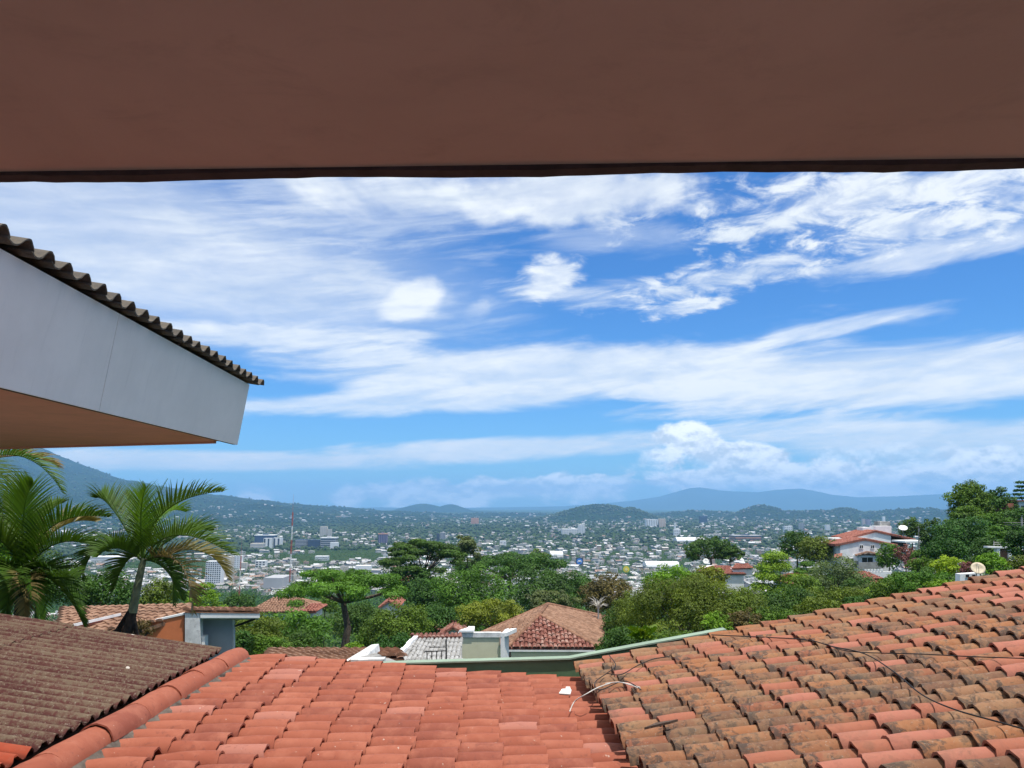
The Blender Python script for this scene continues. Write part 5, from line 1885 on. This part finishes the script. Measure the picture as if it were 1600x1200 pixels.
# bare pale tree
bt_ = thing('bare_tree', 'small bare pale tree right of the hipped roof', 'tree', P(934, 962, 66))
m_ = MB()
f0 = P(934, 965, 66)
f1 = P(935, 946, 66)
m_.tube([f0 - Vector((0, 0, 2)), f1], .10, .06, 6)
for k in range(34):
    e = P(935 + rnd.uniform(-16, 16), 938 + rnd.uniform(-7, 10), 66 + rnd.uniform(-.8, .8))
    m_.tube([f1.lerp(f0, rnd.uniform(0, .4)), f1.lerp(e, .55) + Vector((0, 0, .1)), e], .030, .010, 4, False)
m_.build('trunk', M['branchwhite'], bt_)
# big leaved plant
bp = thing('leafy_plant', 'lime green plant with large broad leaves at the edge of the green parapet', 'plant', P(1005, 1012, 19))
for k in range(46):
    r_ = random.Random(k)
    e = P(1005 + r_.uniform(-26, 24), 990 + r_.uniform(-6, 16), 19 + r_.uniform(-.4, .4))
    s_ = P(1005 + r_.uniform(-5, 5), 1014, 19)
    dv = (e - s_)
    sd = dv.cross(Vector((0, 1, 0))).normalized()
    vs, fs = [], []
    for j in range(7):
        t = .35 + .65 * j / 6
        c = s_ + dv * t + Vector((0, 0, .22 * math.sin(t * 2.6) * (1 - .3 * t)))
        w = .055 * math.sin(math.pi * min(1, (j + .35) / 6.6)) ** .7
        dz_ = .02 * math.sin(j * 2)
        vs += [c - sd * w + Vector((0, -.03, .025 + dz_)), c, c + sd * w + Vector((0, .03, .025 - dz_))]
    for j in range(6):
        fs += [(j * 3, j * 3 + 1, j * 3 + 4, j * 3 + 3), (j * 3 + 1, j * 3 + 2, j * 3 + 5, j * 3 + 4)]
    o = MB().add(vs, fs, True).build('leaf', M['l_lime'], bp)
m_ = MB()
for k in range(5):
    m_.tube([P(1003 + k, 1030, 19), P(1000 + k * 2.4, 1008, 19)], .02, .012, 5)
m_.build('stem', M['shaft'], bp)
# filler trees on the slope below
g = np.random.default_rng(5)
for k in range(40):
    px = g.uniform(40, 1400)
    Yk = g.uniform(170, 420)
    d_ = ray(px, 800)
    x_ = d_.x / d_.y * Yk
    gz = float(ground_z(x_, Yk))
    hgt = g.uniform(6, 10)
    py0 = 790 - gz / Yk * F
    pt_ = py0 - hgt * F / Yk
    if pt_ < 885 and px > 1150:
        continue
    T_('one of the half hidden green trees on the slope below the houses', px, pt_, py0 - 1.5 * F / Yk, g.uniform(8, 13) * F / Yk, Yk, 'round', ['l_mid', 'l_dark', 'l_mid', 'l_olive'][k % 4], group='half hidden trees on the slope', dens=.7)


# ---------------------------------------------------------------- palms
def frond(parent, base, ctrl, tip, Lmax, mat, seed, n=44, width=.034, droop=.35, t0=.10, vee=.45, keep=1.0):
    q = random.Random(seed)
    base, ctrl, tip = Vector(base), Vector(ctrl), Vector(tip)

    def bez(t):
        return base * (1 - t) ** 2 + ctrl * 2 * t * (1 - t) + tip * t * t

    def tan(t):
        return ((ctrl - base) * 2 * (1 - t) + (tip - ctrl) * 2 * t).normalized()
    mb = MB()
    mb.tube([bez(i / 12) for i in range(13)], .022, .005, 5)
    rach = len(mb.f)
    vs, fs, tints = [], [], [0.7] * rach
    for i in range(n):
        t = t0 + (1 - t0) * (i + .5) / n
        p, T = bez(t), tan(t)
        side = T.cross(Vector((0, 0, 1)))
        if side.length < .2:
            side = T.cross(Vector((0, 1, 0)))
        side.normalize()
        upv = side.cross(T).normalized()
        ang = math.radians(62 - 40 * t)
        Lf = Lmax * (math.sin(math.pi * (.16 + .80 * t)) ** .8) * q.uniform(.85, 1.1)
        for sg in (-1, 1):
            if q.random() > keep:
                continue
            dr = (T * math.cos(ang) + side * (sg * math.sin(ang)) + upv * (vee * q.uniform(.7, 1.3))).normalized()
            sw = (T - dr * T.dot(dr)).normalized()
            k = len(vs)
            pt = p.copy()
            for s in range(5):
                u = s / 4
                w = width * (1 - u ** 1.6) * (.6 + .4 * min(1, u * 5)) * .5 + .001
                vs += [pt - sw * w, pt + sw * w]
                dd_ = (dr + Vector((0, 0, -droop * q.uniform(.7, 1.3) * (u * 1.5) ** 1.5))).normalized()
                pt = pt + dd_ * (Lf / 4)
            tv = q.random()
            for s in range(4):
                fs.append((k + s * 2, k + s * 2 + 1, k + s * 2 + 3, k + s * 2 + 2))
                tints.append(.25 + .6 * tv)
    mb.add(vs, fs)
    me = mb.mesh('frond', mat)
    while len(tints) < len(me.polygons):
        tints.append(.5)
    at = me.attributes.new('tint', 'FLOAT', 'FACE')
    at.data.foreach_set('value', np.array(tints[:len(me.polygons)], dtype=np.float32))
    return link('frond', me, parent)


YP = 17.0
pr = thing('palm_tree', 'leaning palm with arching green fronds and a smooth grey green shaft before the orange house', 'palm', P(196, 1000, YP))
MB().tube([P(192, 1015, YP), P(200, 985, YP), P(207, 955, YP)], .118, .095, 10).build('trunk', M['barkdark'], pr)
MB().tube([P(207, 957, YP), P(214, 920, YP), P(222, 884, YP), P(225, 872, YP)], .097, .055, 10).build('crownshaft', M['shaft'], pr)
m_ = MB()
m_.tube([P(193, 1012, YP + .1), P(184, 985, YP + .1), P(206, 950, YP + .1)], .07, .05, 7)
m_.tube([P(216, 1005, YP - .1), P(212, 985, YP), P(209, 962, YP)], .05, .04, 7)
m_.build('dead_sheath', M['barkdark'], pr)
c0 = (223, 876)
SP = [  # ctrl px, tip px, depth of ctrl and tip, leaflet length, material
    ((232, 775), (348, 768), .0, -.3, .62, 'palm'), ((262, 800), (366, 868), -.5, -.9, .62, 'palm'),
    ((170, 770), (150, 778), .3, .5, .60, 'palm'), ((150, 810), (128, 905), .2, .2, .50, 'palm'),
    ((230, 800), (262, 748), .2, .5, .18, 'palm'), ((300, 845), (302, 960), -.6, -1.1, .52, 'palmdry'),
    ((275, 850), (272, 945), .5, .8, .50, 'palm'), ((210, 800), (196, 770), .7, 1.4, .55, 'palm'),
    ((330, 830), (356, 905), .3, .5, .50, 'palmdry'), ((180, 840), (152, 870), -.5, -1.0, .50, 'palm'),
    ((245, 780), (290, 800), 1.0, 1.9, .55, 'palmbright'), ((260, 870), (285, 938), -.3, -.4, .42, 'palm'), ((200, 850), (176, 925), .2, .4, .45, 'palm'), ((215, 790), (228, 760), -.5, -1.2, .5, 'palmbright'), ((290, 815), (330, 830), .6, 1.3, .55, 'palm'),
]
for k, (cp, tp, dc, dt, Lm, mt) in enumerate(SP):
    spear = Lm < .2
    frond(pr, P(c0[0] + (k % 3) - 1, c0[1], YP), P(*cp, YP + dc), P(*tp, YP + dt), Lm * 1.28, M[mt], 300 + k, n=26 if spear else 48, droop=.1 if spear else .34, vee=.1 if spear else .62, keep=.8 if mt == 'palmdry' else 1.0, width=.012 if spear else .036)
YL = 17.5
pl = thing('palm_tree', 'large bushy palm with many drooping fronds at the left edge above the dark roof', 'palm', P(30, 1005, YL))
MB().tube([P(28, 1020, YL), P(32, 960, YL), P(36, 900, YL)], .15, .11, 10).build('trunk', M['barkdark'], pl)
SL = [
    ((60, 790), (170, 808), -.2, -.5, .62, 'palm'), ((30, 780), (52, 756), -.3, -.6, .70, 'palmbright'),
    ((80, 815), (168, 862), -.5, -.7, .55, 'palm'), ((75, 850), (126, 958), -.4, -.7, .52, 'palm'),
    ((60, 870), (62, 990), -.6, -1.0, .45, 'palm'), ((10, 820), (-50, 840), -.4, -.8, .60, 'palm'),
    ((20, 860), (6, 985), -.7, -1.1, .50, 'palm'), ((-10, 790), (-60, 770), .2, .5, .6, 'palm'),
    ((90, 880), (132, 980), .2, .4, .48, 'palm'), ((80, 800), (150, 815), .8, 1.2, .55, 'palmdry'),
    ((50, 800), (100, 785), .9, 1.8, .55, 'palm'), ((-20, 850), (-50, 960), -.6, -.9, .5, 'palm'),
    ((110, 900), (118, 905), -.9, -1.4, .40, 'palm'), ((0, 800), (14, 775), .7, 1.4, .6, 'palmbright'),
    ((46, 880), (34, 1000), -.9, -1.2, .42, 'palmdry'),
]
for k, (cp, tp, dc, dt, Lm, mt) in enumerate(SL):
    frond(pl, P(36, 902, YL), P(*cp, YL + dc), P(*tp, YL + dt), Lm * 1.35, M[mt], 400 + k, n=42, droop=.38, vee=.6, keep=.85 if mt == 'palmdry' else 1.0, width=.05)
ph = thing('palm_tree', 'taller palm at the left edge with fronds hanging below the white eave', 'palm', P(-90, 1010, YL + 1))
MB().tube([P(-95, 1020, YL + 1), P(-85, 860, YL + 1), P(-75, 745, YL + 1)], .15, .10, 10).build('trunk', M['barkdark'], ph)
for k, (cp, tp, dc, dt, Lm, mt) in enumerate([((40, 668), (98, 770), -.1, -.2, .50, 'palm'), ((30, 690), (92, 730), .4, .6, .50, 'palmdry'), ((20, 700), (62, 845), -.4, -.5, .52, 'palm'),
                                              ((-20, 690), (10, 800), -.8, -1.1, .55, 'palm'), ((-120, 680), (-190, 760), 0, 0, .55, 'palm'), ((-60, 650), (-40, 640), .8, 1.6, .55, 'palm')]):
    frond(ph, P(-75, 740, YL + 1), P(*cp, YL + 1 + dc), P(*tp, YL + 1 + dt), Lm * 1.4, M[mt], 500 + k, n=46, droop=.42, vee=.5, keep=.85 if mt == 'palmdry' else 1.0, width=.036)
# dry shrub at the foot of the leaning palm
T_('dry orange brown shrub against the orange wall at the palm foot', 222, 965, 1000, 40, 20, 'loose', 'l_red', cat='bush', name='bush', dens=.22, leafk=.7)


# ---------------------------------------------------------------- tall buildings of the city
def band_mat(name, wall, glass):
    return M.setdefault(name, plain(name, wall, .7, .1, .05))


M['towerwhite'] = plain('white tower', (0.72, 0.72, 0.70), .8, .08, .05)
M['towerbeige'] = plain('beige tower', (0.56, 0.51, 0.43), .8, .08, .05)
M['towergrey'] = plain('grey tower', (0.40, 0.40, 0.40), .8, .08, .05)
M['towerblue'] = plain('blue glass tower', (0.060, 0.085, 0.150), .25, .2, .05, spec=.5)
M['towerdark'] = plain('dark glass tower', (0.055, 0.065, 0.085), .25, .2, .05, spec=.5)
M['towerrust'] = plain('orange brown tower', (0.52, 0.28, 0.19), .8, .08, .05)
M['towerpurple'] = plain('purple brown tower', (0.20, 0.16, 0.24), .6, .1, .05)


def tower(label, x0, x1, ytop, ybot, body, win, cols, rows, style='grid', deep=None, cap=None):
    base = hit_land((x0 + x1) / 2, ybot)
    Y = base.y
    a, b = P(x0, ytop, Y), P(x1, ytop, Y)
    w, zt, zb = b.x - a.x, a.z, base.z
    dp = deep or max(8.0, w * .7)
    t = thing('city_tower', label, 'building', (a.x + w / 2, Y, zb))
    MB().box(a.x, b.x, Y, Y + dp, zb - 6, zt).build('wall', M[body], t)
    wm = MB()
    e = .12
    h = zt - zb
    if style == 'grid':
        for r in range(rows):
            for c in range(cols):
                xa = a.x + w * (c + .2) / cols
                xb = a.x + w * (c + .8) / cols
                za = zb + h * (r + .30) / (rows + .3)
                zc = zb + h * (r + .85) / (rows + .3)
                wm.box(xa, xb, Y - e, Y - .01, za, zc)
    elif style == 'bands':
        for r in range(rows):
            za, zc = zb + h * (r + .35) / (rows + .3), zb + h * (r + .85) / (rows + .3)
            wm.box(a.x + w * .02, b.x - w * .02, Y - e, Y - .01, za, zc)
            wm.box(b.x + .01, b.x + e, Y + .5, Y + dp - .5, za, zc)
            wm.box(a.x - e, a.x - .01, Y + .5, Y + dp - .5, za, zc)
    elif style == 'stripes':
        for c in range(cols):
            wm.box(a.x + w * (c + .1) / cols, a.x + w * (c + .5) / cols, Y - e, Y - .01, zb, zt - h * .04)
    if wm.v:
        wm.build('window_field', M[win], t, 'stuff')
    if cap:
        MB().box(a.x - w * .03, b.x + w * .03, Y - .6, Y + dp + .4, zt + .01, zt + h * .06 + .5).build('roof', M[cap], t)
        MB().box(a.x + w * .35, a.x + w * .62, Y + dp * .3, Y + dp * .7, zt + h * .06 + .51, zt + h * .06 + 3).build('roof_house', M[body], t)
    return t


TW = tower
TW('dark blue office block with a white frame at the left of the business district', 398, 428, 837, 851, 'towerblue', 'towerwhite', 1, 1, 'none', cap='towerwhite')
TW('office tower with pale vertical panels and dark glass, left of the radio mast', 412, 424, 841, 858, 'towerwhite', 'towerdark', 2, 6, 'stripes')
TW('twin office tower with pale panels right beside the first one', 427, 440, 840.5, 856, 'towerwhite', 'towerdark', 2, 6, 'stripes')
TW('low pale office building in front of the blue office block', 391, 411, 849, 861, 'towerbeige', 'towergrey', 6, 3, 'bands')
TW('long dark glass building right of the radio mast', 461, 480, 843, 857, 'towerdark', 'towergrey', 1, 6, 'bands')
TW('dark glass building in the middle of the long dark row', 481, 500, 843.5, 857, 'towerdark', 'towerblue', 1, 6, 'bands')
TW('dark glass building with a jutting flat roof right of the long dark row', 501, 525, 841, 857, 'towergrey', 'towerdark', 1, 5, 'bands', cap='towerwhite')
TW('tall beige tower standing behind the dark glass row', 500, 511, 822.5, 840, 'towerbeige', 'towergrey', 4, 12)
TW('slightly lower beige tower beside the tall beige tower', 511.5, 518, 827, 840, 'towerbeige', 'towergrey', 3, 10)
TW('small white block at the right end of the dark glass row', 516, 528, 847.5, 858, 'towerwhite', 'towergrey', 1, 1, 'none')
TW('blue and purple tower alone right of the business district', 591, 605, 835, 851, 'towerpurple', 'towerblue', 5, 8, 'stripes', cap='towerrust')
TW('white block of flats with square dark windows left of the radio mast', 399, 415, 876, 891, 'towerwhite', 'towerdark', 3, 4)
TW('beige block of flats beside the thin mast', 376, 385, 879, 893, 'towerbeige', 'towergrey', 3, 5)
TW('white block of flats behind the thin mast', 366, 378, 868, 893, 'towerwhite', 'towergrey', 3, 8)
TW('white apartment tower with a grid of windows seen through the palm fronds', 322, 346, 877, 921, 'towerwhite', 'towerdark', 7, 14)
TW('beige windowless slab joined to the white apartment tower', 346.4, 363, 870, 917, 'towerbeige', 'towergrey', 1, 1, 'none')
TW('long white building with rows of windows between the palms', 142, 186, 870, 882, 'towerwhite', 'towergrey', 14, 3, 'bands')
TW('white low hall left of the centre trees', 555, 579, 884, 898, 'towerwhite', 'towergrey', 1, 1, 'none')
TW('grey warehouse below the white block of flats', 412, 442, 903, 928, 'towergrey', 'towerwhite', 1, 1, 'none', deep=40)
TW('white long building above the umbrella tree', 492, 512, 869, 876, 'towerwhite', 'towergrey', 1, 2, 'bands')
TW('orange brown block standing on the far slope', 736, 748, 809.5, 820, 'towerrust', 'towergrey', 4, 4, 'none')
TW('dark half of a pair of towers above the huge dark tree', 682, 687, 834, 847, 'towerdark', 'towerblue', 1, 1, 'none')
TW('grey half of a pair of towers above the huge dark tree', 687.5, 696, 832, 846, 'towergrey', 'towerdark', 4, 8)
TW('wide white slab building in the middle of the city', 878, 903, 826.5, 836, 'towerwhite', 'towergrey', 10, 3)
TW('white tower at the right end of the wide white slab', 903.5, 914, 820, 837, 'towerwhite', 'towergrey', 4, 9)
TW('white cube shaped building above the wide dark tree', 781, 791, 845, 855, 'towerwhite', 'towergrey', 2, 2)
TW('white half of two towers on the right of the city', 1010, 1028, 811.5, 824, 'towerwhite', 'towergrey', 5, 5, 'stripes')
TW('brownish half of two towers on the right of the city', 1029.5, 1040, 810.5, 824, 'towerbeige', 'towerrust', 4, 7)
TW('blue glass tower far back in the city', 1094, 1105, 806.5, 818, 'towerblue', 'towerdark', 4, 6, 'bands')
TW('white church like building in the city centre', 1053, 1063, 827, 840, 'towerwhite', 'towergrey', 3, 3)
TW('slender white spire in the city centre', 1053.5, 1056, 817, 832, 'towerwhite', 'towergrey', 1, 1, 'none')
TW('long dark stadium like building at the right', 1148, 1190, 837.5, 847, 'towerdark', 'towerrust', 1, 2, 'bands', cap='towergrey')
TW('slim white tower at the left end of the stadium', 1144.5, 1147.5, 834, 846, 'towerwhite', 'towergrey', 1, 1, 'none')
TW('reddish tower behind the white house', 1347, 1352, 811, 823, 'towergrey', 'towerrust', 2, 6)
TW('purple brown tower beside the reddish tower', 1353, 1360, 811.5, 823, 'towerpurple', 'towergrey', 3, 6)
TW('thin white far tower above the chimney of the white house', 1379, 1383, 807, 817, 'towerwhite', 'towergrey', 1, 1, 'none')
TW('pale tower far right of the centre with grey windows', 1249, 1256, 817, 828, 'towergrey', 'towerdark', 3, 6)
TW('white block between the dome tree and the white house', 1226, 1238, 822, 832, 'towerwhite', 'towergrey', 4, 3)
TW('white pale tower left of the white house', 1290, 1297, 820, 832, 'towerwhite', 'towergrey', 3, 5)


def hall(label, x0, x1, ytop, ybot, deep):
    """a long vaulted white market hall"""
    base = hit_land((x0 + x1) / 2, ybot)
    a, b = P(x0, ybot, base.y), P(x1, ybot, base.y)
    h = P(x0, ytop, base.y).z - base.z
    t = thing('market_hall', label, 'building', base)
    mb = MB()
    vs, fs = [], []
    for k in range(9):
        an = math.pi * k / 8
        yy = base.y + deep / 2 - math.cos(an) * deep / 2
        zz_ = base.z + h * .45 + h * .55 * math.sin(an)
        vs += [(a.x, yy, zz_), (b.x, yy, zz_)]
    for k in range(8):
        fs.append((k * 2, k * 2 + 1, k * 2 + 3, k * 2 + 2))
    fs += [tuple(range(0, 18, 2)), tuple(range(17, 0, -2))]
    mb.add(vs, fs).build('roof', M['towerwhite'], t)
    MB().box(a.x, b.x, base.y, base.y + deep, base.z - 3, base.z + h * .44).build('wall', M['towergrey'], t)


hall('white vaulted hall left of the dark dome shaped tree', 1058, 1102, 840, 850, 45)
hall('white vaulted hall near the broad olive tree', 1010, 1062, 878, 892, 30)
hall('pale hall with a vaulted roof below the city centre', 860, 880, 862, 873, 30)


# two round signs standing in the city
def billboard(label, px, py, rpx, ybot, board, disc, mark):
    base = hit_land(px, ybot)
    Y = base.y
    t = thing('billboard', label, 'sign', base)
    k = Y / F
    c = P(px, py, Y)
    MB().box(c.x - rpx * 1.25 * k, c.x + rpx * 1.25 * k, Y, Y + .6, c.z - rpx * 1.2 * k, c.z + rpx * 1.2 * k).build('board', board, t)

    def dsk(r, dy, z0=0.0):
        n = 20
        return [(c.x + r * k * math.cos(2 * math.pi * i / n), Y + dy, c.z + z0 * k + r * k * math.sin(2 * math.pi * i / n)) for i in range(n)]
    MB().prism(dsk(rpx, -.15), (0, .14, 0)).build('disc', disc, t)
    m_ = MB()
    if mark == 'm':              # a white zigzag mark
        pts = [(-.55, -.3), (-.28, .35), (0, -.15), (.28, .35), (.55, -.3)]
        for (xa, za), (xb, zb_) in zip(pts, pts[1:]):
            m_.tube([(c.x + xa * rpx * k, Y - .22, c.z + za * rpx * k), (c.x + xb * rpx * k, Y - .22, c.z + zb_ * rpx * k)], .16 * rpx * k, seg=5)
    else:
        m_.prism(dsk(rpx * .42, -.3), (0, .12, 0))
    m_.build('mark', M['towerwhite'] if mark == 'm' else M['signpale'], t)
    for s in (-.7, .7):
        MB().tube([(c.x + s * rpx * k, Y + .8, base.z - 2), (c.x + s * rpx * k, Y + .8, c.z)], .35, seg=6).build('post', M['towergrey'], t)


M['signblue'] = plain('blue sign', (0.03, 0.17, 0.52), .5, .05, .1)
M['signyellow'] = plain('yellow sign', (0.75, 0.60, 0.04), .5, .05, .1)
M['signpale'] = plain('pale yellow sign', (0.78, 0.70, 0.30), .5, .05, .1)
M['signgreen'] = plain('green sign', (0.10, 0.26, 0.08), .5, .05, .1)
billboard('round blue sign with a white zigzag mark in the city', 905.5, 877, 4.6, 889, M['towerdark'], M['signblue'], 'm')
billboard('green sign with a yellow disc in the city', 978.5, 889.5, 4.8, 899, M['signgreen'], M['signyellow'], 'o')


# ---------------------------------------------------------------- radio masts
def mast(label, px, ytop, Y, wpx, nsec, dishes):
    d_ = ray(px, 900)
    x_ = d_.x / d_.y * Y
    zb = float(ground_z(x_, Y))
    zt = P(px, ytop, Y).z
    t = thing('radio_mast', label, 'mast', (x_, Y, zb))
    r = wpx * Y / F / 2
    hs_ = (zt - zb) / nsec
    for s in range(nsec):
        z0 = zb + s * hs_
        tp = 1 - .35 * s / nsec
        m_ = MB()
        cor = [(x_ + r * tp * math.cos(a), Y + r * tp * math.sin(a)) for a in (0.5, 2.6, 4.7)]
        for c in cor:
            m_.tube([(c[0], c[1], z0), (c[0], c[1], z0 + hs_)], r * .20, seg=5)
        nb = 3
        for b in range(nb):
            za, zc = z0 + hs_ * b / nb, z0 + hs_ * (b + 1) / nb
            for i in range(3):
                p, q = cor[i], cor[(i + 1) % 3]
                m_.tube([(p[0], p[1], za), (q[0], q[1], zc)], r * .12, seg=4, caps=False)
                m_.tube([(p[0], p[1], za), (q[0], q[1], za)], r * .10, seg=4, caps=False)
        m_.build('mast_section', M['mastred'] if s % 2 == 0 else M['mastwhite'], t)
    MB().tube([(x_, Y, zt), (x_, Y, zt + hs_ * 1.3)], r * .16, r * .06, 5).build('antenna', M['mastred'], t)
    for f, sd in dishes:
        z = zb + (zt - zb) * f
        MB().lathe([(0.01, 0), (r * .8, r * .25), (r * .8, r * .5), (0.01, r * .5)], (x_ + sd * r * 1.3, Y - r, z), 10).build('drum_antenna', M['mastwhite'], t)
        MB().box(x_ - sd * r * 1.5 - r * .25, x_ - sd * r * 1.5 + r * .25, Y - r, Y - r * .6, z - r, z + r * 1.6).build('panel_antenna', M['mastwhite'], t)


mast('tall red and white lattice radio mast left of the umbrella tree', 453, 800, 420, 2.7, 9, [(.42, 1), (.50, -1), (.46, 1), (.60, -1)])
mast('thinner red and white lattice mast beside the orange house', 375, 868, 210, 2.2, 7, [(.7, 1)])
